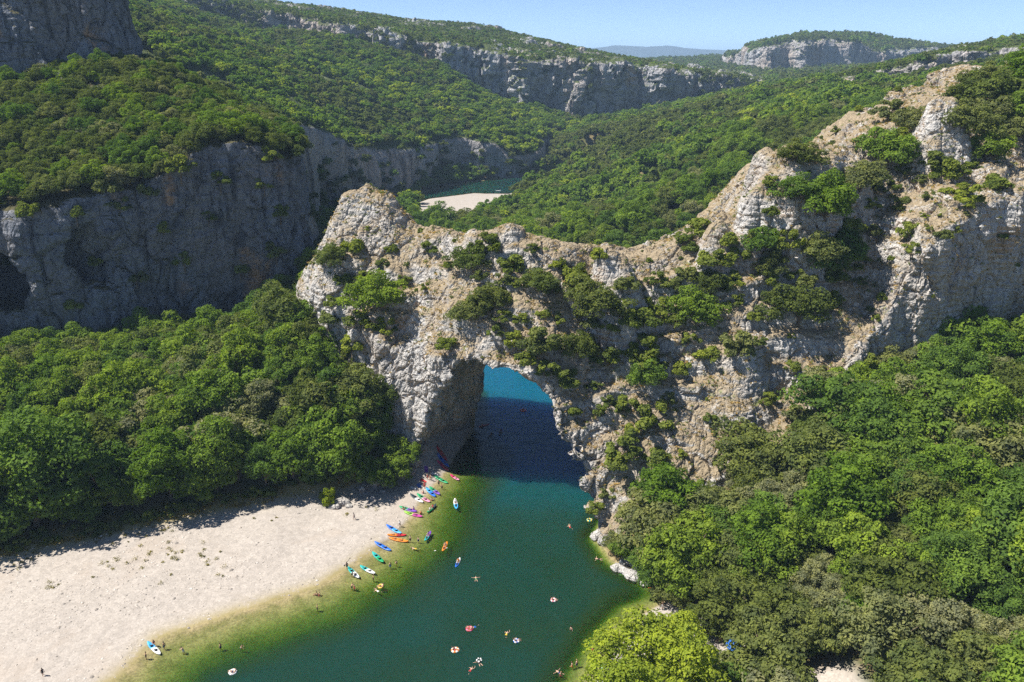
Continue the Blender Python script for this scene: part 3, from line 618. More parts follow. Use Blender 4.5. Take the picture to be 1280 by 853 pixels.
# ---------------------------------------------------------------- trees and shrubs
def unit(a): return a/np.maximum(np.linalg.norm(a, axis=-1, keepdims=True), 1e-9)
def leaves_mesh(name, pts, nrm, size, rng, aspect=1.35, val=None):
    """one small four-cornered leaf cluster at every point, facing roughly nrm"""
    n = len(pts); t = unit(np.cross(nrm, unit(rng.normal(size=(n, 3))))); b = np.cross(nrm, t)
    s = (size*rng.uniform(0.65, 1.35, n))[:, None]; fold = nrm*s*rng.uniform(-0.25, 0.25, (n, 1))
    v = np.stack([pts-t*s*aspect*0.5, pts-b*s*0.42+fold, pts+t*s*aspect*0.5, pts+b*s*0.42+fold], 1).reshape(-1, 3)
    me = mesh_from(name, v, np.arange(4*n).reshape(n, 4))
    float_attr(me, 'leaf', np.repeat(rng.random(n) if val is None else val, 4))
    return me
def make_crown(name, seed, R, Hc, base, clumps, per, leaf, shape='dome', flat=0.8, gap=0.0):
    rng = np.random.default_rng(seed); cs = []; tries = 0; ph = rng.uniform(0, 6.28, 3)
    while len(cs) < clumps and tries < clumps*60:
        tries += 1
        d = unit(rng.normal(size=3)); 
        if d[2] < -0.35: continue
        rr = rng.uniform(0.55, 0.92) if rng.random() < 0.8 else rng.uniform(0.15, 0.5)
        if shape == 'dome': p = np.array((d[0]*R*rr, d[1]*R*rr, base+Hc*(0.38+0.55*d[2]*rr)))
        elif shape == 'tall': k = rng.random(); w = math.sin(math.pi*(0.12+0.82*k))**0.7; a = rng.uniform(0, 6.283); p = np.array((math.cos(a)*R*rr*w, math.sin(a)*R*rr*w, base+Hc*k*0.92))
        else: p = np.array((d[0]*R*rr, d[1]*R*rr, base+Hc*(0.12+0.75*max(0, d[2])*rr)))
        an = math.atan2(p[1], p[0]); k = 1+0.26*math.sin(2*an+ph[0])+0.16*math.sin(3*an+ph[1]); p[:2] *= k; p[2] += 0.10*Hc*math.sin(an+ph[2])*(0 if shape == 'bush' else 1)
        r = R*rng.uniform(0.20, 0.42)
        if gap and any(np.linalg.norm(p-c[0]) < gap*(r+c[1]) for c in cs): continue
        cs.append((p, r))
    c_all = np.array([c[0] for c in cs]); pts = []; nr = []; vals = []
    for (p, r) in cs:
        m = max(6, int(per*(r/(0.32*R))**2)); d = unit(rng.normal(size=(m, 3))); d[:, 2] = np.where(d[:, 2] < -0.5, -d[:, 2], d[:, 2])
        sub = unit(rng.normal(size=(7, 3))); k = (d@sub.T).max(1)                 # twigs: leaves gather round a few directions
        rad = r*(0.55+0.55*np.clip(k, 0, 1)**3)*rng.uniform(0.8, 1.08, m)
        q_ = p+d*rad[:, None]*np.array((1, 1, flat)); pts.append(q_); nr.append(unit(d+rng.normal(size=(m, 3))*0.55+np.array((0, 0, 0.25))))
        vals.append(np.clip(rng.normal(0.5, 0.25, m)+rng.uniform(-0.2, 0.2), 0, 1))
    return leaves_mesh(name, np.concatenate(pts), np.concatenate(nr), leaf, rng, val=np.concatenate(vals)), c_all
def tube(vs, qs, pts, rad, n=6):
    base = len(vs); pts = [np.array(p, float) for p in pts]
    for i, p in enumerate(pts):
        d = unit(pts[min(i+1, len(pts)-1)]-pts[max(i-1, 0)]); a = unit(np.cross(d, (0.3, 1, 0.1))); b = np.cross(d, a)
        for k in range(n):
            an = 2*math.pi*k/n; vs.append(p+(a*math.cos(an)+b*math.sin(an))*rad[i])
    for i in range(len(pts)-1):
        for k in range(n):
            k2 = (k+1) % n; qs.append((base+i*n+k, base+i*n+k2, base+(i+1)*n+k2, base+(i+1)*n+k))
def make_trunk(name, seed, clumps, r0, fork, lean=0.3, limbs=7):
    rng = np.random.default_rng(seed); vs = []; qs = []
    top = np.array((rng.uniform(-lean, lean), rng.uniform(-lean, lean), fork)); hi = clumps[np.argmax(clumps[:, 2])]
    tube(vs, qs, [(0, 0, -1.2), (0, 0, 0.0), top*0.5+(0.1, 0, 0), top, (top+hi)*0.5, hi], [r0*1.35, r0*1.1, r0*0.85, r0*0.7, r0*0.4, r0*0.12])
    for c in clumps[rng.choice(len(clumps), min(limbs, len(clumps)), False)]:
        s = top*rng.uniform(0.75, 1.0); m = s*0.5+c*0.5; m[2] = s[2]*0.45+c[2]*0.55-0.3
        tube(vs, qs, [s, m, c], [r0*0.5, r0*0.3, r0*0.08], 5)
    return mesh_from(name, np.array(vs), qs, smooth_shade=True)
LEAF = {
    'oak': leaf_mat('leaves_evergreen_oak', [(0.091, 0.122, 0.034), (0.122, 0.152, 0.046), (0.152, 0.180, 0.065), (0.100, 0.140, 0.040), (0.174, 0.195, 0.084)]),
    'green': leaf_mat('leaves_broad_green', [(0.104, 0.178, 0.027), (0.139, 0.215, 0.038), (0.178, 0.250, 0.038), (0.113, 0.188, 0.042), (0.087, 0.152, 0.036)]),
    'grey': leaf_mat('leaves_grey_green', [(0.200, 0.220, 0.115), (0.230, 0.240, 0.140), (0.175, 0.200, 0.090)]),
    'poplar': leaf_mat('leaves_yellow_green', [(0.235, 0.300, 0.034), (0.27, 0.33, 0.045), (0.20, 0.27, 0.034)]),
    'scrub': leaf_mat('leaves_scrub', [(0.131, 0.175, 0.042), (0.174, 0.215, 0.053), (0.213, 0.255, 0.048), (0.113, 0.155, 0.042), (0.183, 0.205, 0.084)]),
}
PROTO = {}                                             # kind -> list of (crown mesh, trunk mesh, crown radius)
def proto(kind, key, seed, R, Hc, base, clumps, per, leaf, shape='dome', bark=BARK, r0=0.28, **kw):
    cm, cc = make_crown('crown_'+key, seed, R, Hc, base, clumps, per, leaf, shape, **kw)
    cm.materials.append(LEAF[kind if kind in LEAF else key.split('_')[0]])
    tm = make_trunk('trunk_'+key, seed+5, cc, r0, base+Hc*0.18); tm.materials.append(bark)
    PROTO.setdefault(key, []).append((cm, tm, R))
for k in range(4): proto('oak', 'oak', 200+k, 4.5, 6.6, 1.0, 44, 210, 0.30, gap=0.42)
for k in range(4): proto('green', 'green', 220+k, 4.7, 7.8, 1.2, 44, 215, 0.31, gap=0.42, r0=0.3)
for k in range(2): proto('grey', 'grey', 240+k, 4.2, 6.6, 1.0, 38, 205, 0.28, gap=0.42)
for k in range(2): proto('poplar', 'poplar', 250+k, 5.4, 11.0, 1.6, 56, 230, 0.32, 'tall', bark=BARK_PALE, r0=0.34, gap=0.40)
for k in range(2): proto('green', 'green_tall', 260+k, 5.0, 10.5, 1.2, 56, 215, 0.32, 'tall', r0=0.34, gap=0.40)
for k in range(5): proto('scrub', 'scrub', 270+k, 1.5, 2.1, 0.1, 16, 120, 0.21, 'bush', r0=0.07)
for k in range(3): proto('oak', 'oak_far', 280+k, 3.9, 6.0, 1.2, 20, 42, 0.80, gap=0.4)
for k in range(2): proto('green', 'green_far', 290+k, 4.1, 6.6, 1.2, 20, 42, 0.85, gap=0.4)
for k in range(2): proto('poplar', 'lime_far', 296+k, 4.0, 6.2, 1.0, 20, 42, 0.80, gap=0.4)
for k in range(2): proto('oak', 'oak_tiny', 300+k, 4.4, 6.0, 0.4, 12, 14, 1.5, gap=0.4)
for k in range(2): proto('green', 'green_tiny', 304+k, 4.6, 6.2, 0.4, 12, 14, 1.55, gap=0.4)

def surface(x, y):
    """height of the topmost ground and how far the point lies inside a rock mass"""
    z = ground(x, y); ins = np.full(np.shape(x), -99.0)
    for m, mg in ((left_m, 2.0), (upper_m, 2.0), (hill_m, 5.0), (far_m, 8.0), (skyline_m, 14.0), (band_m, 4.0)):
        (x0, x1), (y0, y1), _ = m.box
        bx = (x > x0) & (x < x1) & (y > y0) & (y < y1)
        if not bx.any(): continue
        f = np.full(np.shape(x), -99.0); f[bx] = m.foot(x[bx], y[bx]); t = np.full(np.shape(x), -99.0); t[bx] = m.topz(x[bx], y[bx])
        z = np.where((f > 0) & (t > z), t, z); ins = np.where((f > 0), np.where(ins > 0, np.minimum(ins, f), f), np.where((f > -mg) & (ins < -50), -1, ins))
    return z, ins
def scatter(x0, x1, y0, y1, step, seed, jit=0.85):
    rng = np.random.default_rng(seed); gx, gy = np.meshgrid(np.arange(x0, x1, step), np.arange(y0, y1, step*0.87), indexing='ij')
    gx = gx+((np.arange(gx.shape[1]) % 2)*step*0.5)[None]
    x = (gx+rng.uniform(-0.5, 0.5, gx.shape)*step*jit).ravel(); y = (gy+rng.uniform(-0.5, 0.5, gy.shape)*step*jit).ravel()
    return x, y, rng
def in_view(x, y, z, m=70):
    px, py = project(x, y, z+3); return (px > -m) & (px < 1280+m) & (py > -m) & (py < 853+m*1.6) & (y > 20)
FAR_TREES = {}                                         # stuff name -> list of (x, y, z, key, scale)
NEAR = []
# woods on both banks
x, y, rng = scatter(-190, 150, 66, 262, 5.9, 401)
z, ins = surface(x, y); dA = poly_in(ARCH_POLY, x, y); bn = beachness(x, y); dw = poly_in(RIVER, x, y)
slope_ok = (ins < -50) & (dA < -1.0) & (bn < 0.12) & (dw < np.where(x > 0, -1.6, -3.0)) & (z > np.where(x > 0, 0.35, 1.2)) & ((x > -20) | (poly_in(BEACH_POLY, x, y) < -3.2))
slope_ok &= ~((x > -29) & (x < -10) & (y > 174) & (y < 250))
slope_ok &= ~((y > 205) & (x > -44))
open_r = [at_z(905, 818, 2), at_z(1045, 846, 6)]
for c in open_r: slope_ok &= np.hypot(x-c[0], y-c[1]) > 5.5
ok = slope_ok & in_view(x, y, z, 60)
mixn = fbm(x, y, scale=26.0, octs=2, seed=411)
for i in np.nonzero(ok)[0]:
    r = rng.random(); big = float(np.clip(rng.lognormal(0.04, 0.34), 0.5, 1.85)); right = x[i] > 0
    front = (not right) and (bn_d := -poly_in(BEACH_POLY, x[i:i+1], y[i:i+1])[0]) < 11 and x[i] < -42
    if front: key = 'green_tall' if r < 0.30 else 'green' if r < 0.8 else 'grey'; big *= 1.15
    elif r < 0.40-0.35*mixn[i]: key = 'oak'
    elif r < 0.83: key = 'green'
    elif r < 0.95: key = 'grey'
    else: key = 'green_tall'; big *= 0.8
    NEAR.append((x[i], y[i], z[i], key, big))
# hand placed: the bright poplar on the near bank and others that stand out
def ground_at(x, y): return float(ground(np.array([x]), np.array([y]))[0])
def put(px, py, zg, key, s):
    c = at_z(px, py, zg); NEAR.append((c[0], c[1], ground_at(c[0], c[1]), key, s))
NEAR = [n for n in NEAR if not (math.hypot(n[0]-20, n[1]-97) < 15 and n[0] < 34)]
put(800, 872, 1, 'poplar', 1.3); put(850, 900, 1, 'poplar', 1.1); put(770, 930, 1, 'poplar', 1.2); put(840, 835, 1, 'poplar', 0.9)
for (px_, py_, zz_, k_, s_) in ((425, 470, 18, 'green', 1.1), (455, 480, 16, 'oak', 1.2), (488, 520, 12, 'green', 1.0), (470, 545, 9, 'green_tall', 0.8), (440, 545, 10, 'oak', 1.1), (495, 575, 6, 'green', 0.9), (410, 520, 14, 'green', 1.2), (498, 490, 16, 'oak', 0.9), (480, 600, 3, 'green', 0.85), (450, 600, 3, 'green', 1.0), (505, 545, 10, 'green', 0.8), (395, 590, 5, 'green_tall', 1.0)): put(px_, py_, zz_, k_, s_)
put(790, 697, 2, 'green', .75); put(806, 712, 2, 'green', .8); put(824, 728, 2, 'green', .9); put(845, 752, 2, 'oak', .8); put(775, 684, 3, 'oak', .7); put(880, 905, 1, 'green', 1.0); put(940, 880, 2, 'green', 1.0); put(865, 745, 2, 'green', 1.15); put(885, 790, 2, 'oak', 0.8); put(835, 700, 3, 'green', 1.2); put(815, 660, 3, 'green_tall', 0.8)
for (x_, y_, k_, s_) in ((-51, 185, 'oak', 1.3), (-46.5, 181.5, 'green', 1.4), (-42, 180, 'oak', 1.35), (-37.5, 178, 'green', 1.25), (-33.5, 175.8, 'green', 1.1), (-55, 190, 'green', 1.3), (-58, 184, 'green_tall', 1.0), (-30.5, 174.5, 'green', .8), (-48, 177, 'green', 1.2), (-40, 174, 'green', 1.1)): NEAR.append((x_, y_, ground_at(x_, y_), k_, s_))
# ledge woods on the shaded cliff and below the upper crag
x, y, rng = scatter(-260, -60, 222, 345, 5.2, 402); z, ins = surface(x, y)
ok = (ins > 0.2) & in_view(x, y, z, 50) & ~(upper_m.foot(x, y) > -2)
for i in np.nonzero(ok)[0]:
    r = rng.random(); NEAR.append((x[i], y[i], z[i]-0.6, 'oak' if r < 0.68 else 'green' if r < 0.92 else 'grey', rng.uniform(0.6, 1.05)))
# ravine between that cliff and the arch
x, y, rng = scatter(-80, -40, 236, 400, 6.0, 403); z, ins = surface(x, y); ok = (ins < -50) & (poly_in(ARCH_POLY, x, y) < -3) & (poly_in(RIVER, x, y) < -2)
for i in np.nonzero(ok)[0]: NEAR.append((x[i], y[i], z[i], 'oak', rng.uniform(0.8, 1.2)))

def hides(n):                                          # keep the sandy clearing and the lane with the parked car open
    for h in (1.5, 4.0, 7.0, 9.5):
        px, py = project(n[0], n[1], n[2]+h*n[4])
        if (abs(px-905) < 30 and abs(py-814) < 26) or (abs(px-1052) < 34 and py > 832) or (abs(px-1228) < 22 and py > 838): return True
    return False
NEAR = [n for n in NEAR if n[3] == 'poplar' or not hides(n)]
def dist_px(n): return n[4]*PROTO[n[3]][0][2]/math.sqrt(n[0]**2+n[1]**2+(CAM_H-n[2])**2)
NEAR.sort(key=dist_px, reverse=True)
def visible(n):
    px, py = project(n[0], n[1], n[2]+5*n[4]); return -15 < px < 1295 and -20 < py < 875
first = [n for n in NEAR if visible(n)][:300]; ids = set(id(n) for n in first); rest = [n for n in NEAR if id(n) not in ids]
for n in rest: FAR_TREES.setdefault('woodland', []).append(n)

LOOK = {'oak': 'olive-green oak', 'green': 'mid-green tree', 'green_tall': 'tall green tree', 'grey': 'grey-green tree', 'poplar': 'yellow-green poplar'}
def where(n):
    x, y, z = n[:3]; px, py = project(x, y, z+4)
    if z > 40 and x < -50: return 'on the wooded ledge above the shaded cliff'
    if x > 0:
        if n[3] == 'poplar': return 'at the water edge of the cove'
        if py > 700: return 'beside the sandy cove' if px < 960 else 'near the parked cars'
        if px < 900: return "by the arch's right leg"
        if py < 500: return 'high on the right slope under the crag'
        return 'halfway up the right-bank wood'
    d = -poly_in(BEACH_POLY, np.array([x]), np.array([y]))[0]
    if y > 236: return 'in the dark ravine'
    if d < 12: return 'in front, behind the beach'
    if px > 400: return 'on the bank left of the arch'
    if py < 420: return 'at the foot of the shaded cliff'
    return 'deep in the left-bank wood'
ORD = 'first second third fourth fifth sixth seventh eighth ninth tenth eleventh twelfth thirteenth fourteenth fifteenth sixteenth seventeenth eighteenth nineteenth twentieth'.split()
NAMED = {}                                             # look and place -> [(px, py, object)]: told apart by row and order
def remember(o, lab, px, py): NAMED.setdefault(lab, []).append((px, py, o))
def tell_apart():
    for lab, its in NAMED.items():
        if len(its) == 1: its[0][2]['label'] = lab; continue
        its.sort(key=lambda t: t[1]); k = 1 if len(its) <= 8 else 2 if len(its) <= 16 else 3 if len(its) <= 30 else 4
        rows = [its[len(its)*i//k:len(its)*(i+1)//k] for i in range(k)]; nm = {1: [''], 2: [' upper row', ' lower row'], 3: [' upper row', ' middle row', ' lower row'], 4: [' top row', ' upper row', ' lower row', ' bottom row']}[k]
        for row, w in zip(rows, nm):
            row.sort(key=lambda t: t[0])
            for j, (px, py, o) in enumerate(row): o['label'] = lab+','+w+' '+('only one' if len(row) == 1 else ORD[j]+' from left' if j < 20 else 'far right')
def size_word(s): return 'large' if s > 1.05 else 'small' if s < 0.82 else 'medium'
def put_tree(n, idx):
    x, y, z, key, s = n; cm, tm, R = PROTO[key][idx % len(PROTO[key])]
    e = link('tree' if key != 'poplar' else 'poplar_tree', None, None, None, (x, y, z), (0, 0, rnd.uniform(0, 6.28)), (s*rnd.uniform(0.92, 1.08), s*rnd.uniform(0.92, 1.08), s*rnd.uniform(0.88, 1.1)))
    e.empty_display_size = 0.5
    link('trunk', tm, None, e); link('crown', cm, None, e)
    w = where(n); tag(e, None, 'tree', 'trees '+w); remember(e, '%s %s %s' % (size_word(s), LOOK[key], w), *project(x, y, z+4*s))
    return e
for i, n in enumerate(first): put_tree(n, i+int(n[0]*7) % 5)

# shrubs on the arch and the crags: where each one grows out of the rock
bvh = BVHTree.FromPolygons([tuple(p) for p in arch_v], [tuple(int(k) for k in f) for f in arch_q])
def on_rock(px, py, tree=None):
    d = Vector(ray(px, py)); hit, nrm, _, dist = (tree or bvh).ray_cast(Vector((0, 0, CAM_H)), d.normalized()); return hit, nrm, dist
SHRUBS = [(1112,140,16),(1218,100,18),(1243,94,20),(1270,92,20),(1122,166,16),(1100,232,14),(1085,285,12),(1050,300,18),(1165,200,14),(1215,205,13),(985,305,12),(930,320,12),(905,325,10),(860,345,12),(700,330,10),(730,400,14),(660,445,12),(630,350,9),(690,360,10),(845,400,13),(960,350,12),(1010,350,12),(1060,330,14),(940,300,10),(441,308,14),(413,322,16),(476,327,7),(472,375,26),(522,262,18),(585,325,18),(611,308,13),(589,385,20),(618,368,20),(641,332,14),(673,350,20),(666,311,7),(715,347,15),(743,375,30),(747,318,10),(778,354,14),(641,427,11),(562,426,12),(618,413,9),(676,431,18),(726,435,18),(683,463,14),(706,475,14),(756,443,15),(652,398,9),(680,392,8),(782,508,14),(717,513,12),(532,359,5),(791,399,14),(490,311,8),(536,311,9),(423,375,10),
    (778,555,18),(771,575,14),(819,571,16),(806,471,18),(806,448,14),(817,527,17),(850,462,10),(731,589,8),(752,515,8),(748,631,10),(759,617,8),
    (874,287,14),(907,299,14),(856,307,12),(882,323,15),(953,307,18),(959,331,17),(1019,311,24),(1043,323,22),(989,343,9),(888,355,18),(915,349,10),(842,355,10),(822,349,9),(870,391,22),(816,387,14),(804,399,16),(969,367,9),(997,387,28),(1027,375,12),(920,375,8),(923,435,16),(888,443,13),(806,439,16),(1083,323,8),(1075,351,7),(1031,263,25),(1059,279,16),(1075,216,28),(1107,192,28),(1127,208,10),(1001,192,17),(995,240,17),(963,228,8),(963,263,8),(1203,244,18),(1183,216,17),(1246,228,16),(1137,291,13),(1179,291,10),(1139,311,9),(1101,371,7),(1234,144,26),(1210,156,24),(1230,192,22),(1266,164,22),(1139,150,20),(1275,140,24),(1250,112,30),(1205,118,18),(1278,105,26),
    (996,516,11),(991,458,9),(961,499,8),(892,521,7),(1024,463,6),(1085,450,14),(1130,250,9),(1150,225,8),(1060,250,12),(1090,255,11),(1040,345,12),(940,395,8),(860,425,9),(830,455,8),(700,400,7),(600,345,8),(560,330,6),(630,395,9),(765,410,9),(740,480,8),(760,500,7),(790,535,9),(835,500,8),(640,470,5),(505,350,6),(455,345,8),(430,350,10),(450,400,12),(410,395,14),(480,410,12),(440,430,14)]
def shrub_place(px, py):
    if px < 500: return 'on the left buttress'
    if px < 700 and py < 400: return 'on the upper face of the arch span'
    if px < 700: return 'above the opening of the arch'
    if px < 830: return 'on the right leg' if py > 400 else 'below the saddle'
    if py < 215: return 'on the summit of the right crags'
    if px > 1090: return 'beside the edge of the shaded right cliff'
    return 'on the dry slope below the crag' if py > 300 else 'on the crag'
hv = []
for i, (px, py, r) in enumerate(SHRUBS):
    h, nn, dist = on_rock(px, py+0.45*r)
    if h is None or dist > 320: continue
    rad = (0.78 if px > 1050 else 1.0)*r*dist/_F; big = rad > 3.2
    if big:
        key = 'oak' if i % 3 else 'green'; s = 1.15*rad/4.0; cm, tm, R = PROTO[key][i % 4]; loc = h-Vector((0, 0, 2.0*s))
    else:
        key = 'scrub'; s = 1.3*rad/1.45; cm, tm, R = PROTO[key][i % 5]; loc = h-Vector((0, 0, 0.25))
    e = link('bush', None, None, None, loc, (0, 0, rnd.uniform(0, 6.28)), (s*1.05, s*1.05, s*rnd.uniform(0.8, 1.1))); e.empty_display_size = 0.3
    link('stem', tm, None, e); link('crown', cm, None, e)
    w = shrub_place(px, py); sz = 'large dark' if rad > 3.6 else 'rounded' if rad > 2.4 else 'small' if rad > 1.4 else 'tiny'
    tag(e, None, 'bush', 'bushes '+w); remember(e, '%s green bush %s' % (sz, w), px, py)

# smaller bushes between them, rooted on ledges
ac = arch_v[arch_q].mean(1); an_ = np.cross(arch_v[arch_q[:, 2]]-arch_v[arch_q[:, 0]], arch_v[arch_q[:, 3]]-arch_v[arch_q[:, 1]]); an_ = unit(an_)
rg = np.random.default_rng(77); cam_side = ((ac*-1+np.array((0, 0, CAM_H)))*an_).sum(1) > 0
ppx, ppy = project(ac[:, 0], ac[:, 1], ac[:, 2])
cand = np.nonzero(cam_side & (an_[:, 2] > 0.30) & (ac[:, 2] > 12) & (ppx > 380) & (ppx < 1285) & (ppy > 60) & (ppy < 640) & (fbm(ac[:, 0], ac[:, 1], ac[:, 2], scale=14.0, octs=2, seed=55) > -0.12))[0]
rg.shuffle(cand); spots = []
for i in cand:
    if all((ac[i]-ac[j])@(ac[i]-ac[j]) > 10.0 for j in spots): spots.append(i)
    if len(spots) >= 110: break
for n_, i in enumerate(spots):
    s = rg.uniform(0.28, 0.85)*(1.25 if ppx[i] > 820 else 1.0); cm, tm, R = PROTO['scrub'][n_ % 5]
    e = link('bush', None, None, None, ac[i]-np.array((0, 0, 0.2)), (0, 0, rnd.uniform(0, 6.28)), (s*1.1, s*1.1, s)); e.empty_display_size = 0.3
    link('stem', tm, None, e); link('crown', cm, None, e)
    w = shrub_place(ppx[i], ppy[i]); tag(e, None, 'bush', 'bushes '+w); remember(e, '%s olive bush %s' % ('low' if s < 0.6 else 'compact' if s < 0.8 else 'spreading', w), ppx[i], ppy[i])
# low bushes where the wood meets the gravel
fx = np.linspace(-118, -40, 46); fy = np.interp(fx, [-130, -104, -89, -69, -56, -40, -33], [131, 138.5, 145, 155, 160, 167.5, 173])+rg.uniform(-0.6, 2.2, 46)
for n_, (x_, y_) in enumerate(zip(fx+rg.uniform(-.8, .8, 46), fy)):
    cm, tm, R = PROTO['scrub'][n_ % 5]; s = rg.uniform(0.6, 1.35); zg = ground_at(x_, y_)
    e = link('bush', None, None, None, (x_, y_, zg-.1), (0, 0, rnd.uniform(0, 6.28)), (s*1.15, s*1.15, s)); e.empty_display_size = 0.3; link('stem', tm, None, e); link('crown', cm, None, e)
    tag(e, None, 'bush', 'bushes along the top of the beach'); remember(e, '%s bush along the top of the beach' % ('low' if s < .9 else 'tall'), *project(x_, y_, zg+s))
# dry grass and herbs in tufts
ti = rg.permutation(np.nonzero(cam_side & (an_[:, 2] > 0.42) & (ac[:, 2] > 8) & (fbm(ac[:, 0], ac[:, 1], ac[:, 2], scale=7.0, octs=3, seed=56) > -0.1))[0])[:5200]
def tufts(name, idx, nleaf, hgt, mat, label, seed):
    r_ = np.random.default_rng(seed); b = np.repeat(ac[idx], nleaf, 0); k = len(b); sz = np.repeat(r_.uniform(0.5, 1.3, len(idx)), nleaf)[:, None]
    p_ = b+np.stack([r_.normal(0, 0.22, k), r_.normal(0, 0.22, k), r_.uniform(0.0, hgt, k)], 1)*sz
    me = leaves_mesh(name, p_, unit(r_.normal(size=(k, 3))+np.array((0, 0, 0.5))), 0.24, r_); tag(link(name, me, mat), label, kind='stuff')
tufts('dry_grass', ti[:3600], 12, 0.28, leaf_mat('dry_grass', [(0.36, 0.26, 0.12), (0.42, 0.32, 0.16)]), 'tufts of dry straw-coloured grass on the ledges of the arch', 5)
tufts('herbs', ti[3600:], 18, 0.40, LEAF['scrub'], 'low green herbs growing in the cracks of the arch', 6)
# growth on the shaded cliff
lb = BVHTree.FromPolygons([tuple(p) for p in left_v], [tuple(int(k) for k in f) for f in left_q])
for i, (px, py, r, w) in enumerate([(65, 42, 9, ''), (185, 245, 12, 'near the rim of'), (150, 262, 9, 'near the rim of'), (205, 290, 8, 'halfway up'), (95, 270, 10, 'near the rim of'), (275, 230, 9, 'near the rim of'), (40, 268, 11, 'near the rim of'), (330, 235, 8, 'near the ravine end of'), (350, 270, 9, 'near the ravine end of'), (120, 330, 8, 'low on'), (230, 330, 9, 'low on'), (300, 340, 10, 'low on'), (345, 320, 12, 'near the ravine end of'), (15, 330, 8, 'left of the cave on'), (90, 385, 9, 'below the cave on'), (260, 275, 7, 'halfway up'), (170, 350, 8, 'low on'), (340, 200, 11, 'near the rim of'), (225, 215, 12, 'near the rim of'), (130, 240, 12, 'near the rim of')]):
    h, nn, dist = on_rock(px, py, lb)
    if h is None or not w or dist > 400: continue
    s = 1.3*r*dist/_F/1.45; cm, tm, R = PROTO['scrub'][i % 5]
    e = link('bush', None, None, None, h-Vector((0, 0, 0.3)), (0, 0, rnd.uniform(0, 6.28)), s); link('stem', tm, None, e); link('crown', cm, None, e)
    tag(e, None, 'bush', 'bushes on the shaded left cliff'); remember(e, '%s bush %s the shaded left cliff' % ('dark' if i % 2 else 'dusty green', w), px, py)

# woods too far or too many to count: one object per wood
def forest(name, label, items):
    items = [it for it in items]
    me = bpy.data.meshes.new(name); keys = sorted(set(it[3] for it in items)); srcs = [(k, j) for k in keys for j in range(len(PROTO[k]))]
    me.vertices.add(len(items)); me.vertices.foreach_set('co', np.array([it[:3] for it in items], np.float32).ravel())
    pick = np.array([srcs.index((it[3], rnd.randrange(len(PROTO[it[3]])))) for it in items], np.int32)
    a = me.attributes.new('pick', 'INT', 'POINT'); a.data.foreach_set('value', pick)
    float_attr(me, 'size', [it[4] for it in items]); float_attr(me, 'turn', [rnd.uniform(0, 6.28) for _ in items])
    o = link(name, me); ng = bpy.data.node_groups.new(name, 'GeometryNodeTree')
    ng.interface.new_socket('Geometry', in_out='INPUT', socket_type='NodeSocketGeometry'); ng.interface.new_socket('Geometry', in_out='OUTPUT', socket_type='NodeSocketGeometry')
    N = ng.nodes.new; L = ng.links.new; gi = N('NodeGroupInput'); go = N('NodeGroupOutput'); jn = N('GeometryNodeJoinGeometry'); L(jn.outputs[0], go.inputs[0])
    pk = N('GeometryNodeInputNamedAttribute'); pk.data_type = 'INT'; pk.inputs[0].default_value = 'pick'
    szn = N('GeometryNodeInputNamedAttribute'); szn.data_type = 'FLOAT'; szn.inputs[0].default_value = 'size'
    tn = N('GeometryNodeInputNamedAttribute'); tn.data_type = 'FLOAT'; tn.inputs[0].default_value = 'turn'; cx = N('ShaderNodeCombineXYZ'); L(tn.outputs[0], cx.inputs[2])
    for k, (key, j) in enumerate(srcs):
        eq = N('FunctionNodeCompare'); eq.data_type = 'INT'; eq.operation = 'EQUAL'; L(pk.outputs[0], eq.inputs[2]); eq.inputs[3].default_value = k
        oi = N('GeometryNodeObjectInfo'); oi.inputs[0].default_value = source(key, j); oi.transform_space = 'ORIGINAL'; oi.inputs[1].default_value = True
        ip = N('GeometryNodeInstanceOnPoints'); L(gi.outputs[0], ip.inputs[0]); L(eq.outputs[0], ip.inputs[1]); L(oi.outputs['Geometry'], ip.inputs[2]); L(cx.outputs[0], ip.inputs[5]); L(szn.outputs[0], ip.inputs[6])
        L(ip.outputs[0], jn.inputs[0])
    md = o.modifiers.new('trees', 'NODES'); md.node_group = ng
    tag(o, label, kind='stuff'); return o
_src = {}
def source(key, j):
    """a crown that stands in the scene, whose leaves the woods repeat"""
    if (key, j) not in _src:
        for o in bpy.data.objects:
            if o.type == 'MESH' and o.data == PROTO[key][j][0]: _src[(key, j)] = o; break
        else:
            it = WAIT[key].pop(); o = link('woodland', PROTO[key][j][0], None, None, it[:3], None, it[4]); _src[(key, j)] = o
            tag(o, 'one of the far trees in the distant woods', kind='stuff')
    return _src[(key, j)]

WAIT = {}
def wood(name, items):
    FAR_TREES.setdefault(name, []).extend(items)
# hillside across the river
x, y, rng = scatter(-440, 330, 380, 1180, 6.6, 404); z, ins = surface(x, y)
ok = (hill_m.foot(x, y) > 1) & (far_m.foot(x, y) < -5) & in_view(x, y, z, 40)
foot_ = (hill_m.foot(x, y) <= 1) & (hill_m.foot(x, y) > -30) & (poly_in(RIVER, x, y) < -1.5) & in_view(x, y, z, 40) & (y > 400) & (y < 760) & (x < 40); z = np.where(foot_, ground(x, y), z); ok |= foot_
ok &= fbm(x, y, scale=45.0, octs=3, seed=418) < 0.42
bright = fbm(x, y, scale=130.0, octs=3, seed=412)+0.25*smooth(300, 60, np.abs(y-700))
wood('hillside_woods', [(x[i], y[i], z[i]-0.8, ('lime_far' if rng.random() < 0.05+0.35*max(0, bright[i]) else 'green_far') if rng.random() < 0.40+1.1*bright[i] else 'oak_far', float(np.clip(rng.lognormal(-0.02, 0.26), 0.5, 1.6))) for i in np.nonzero(ok)[0]])
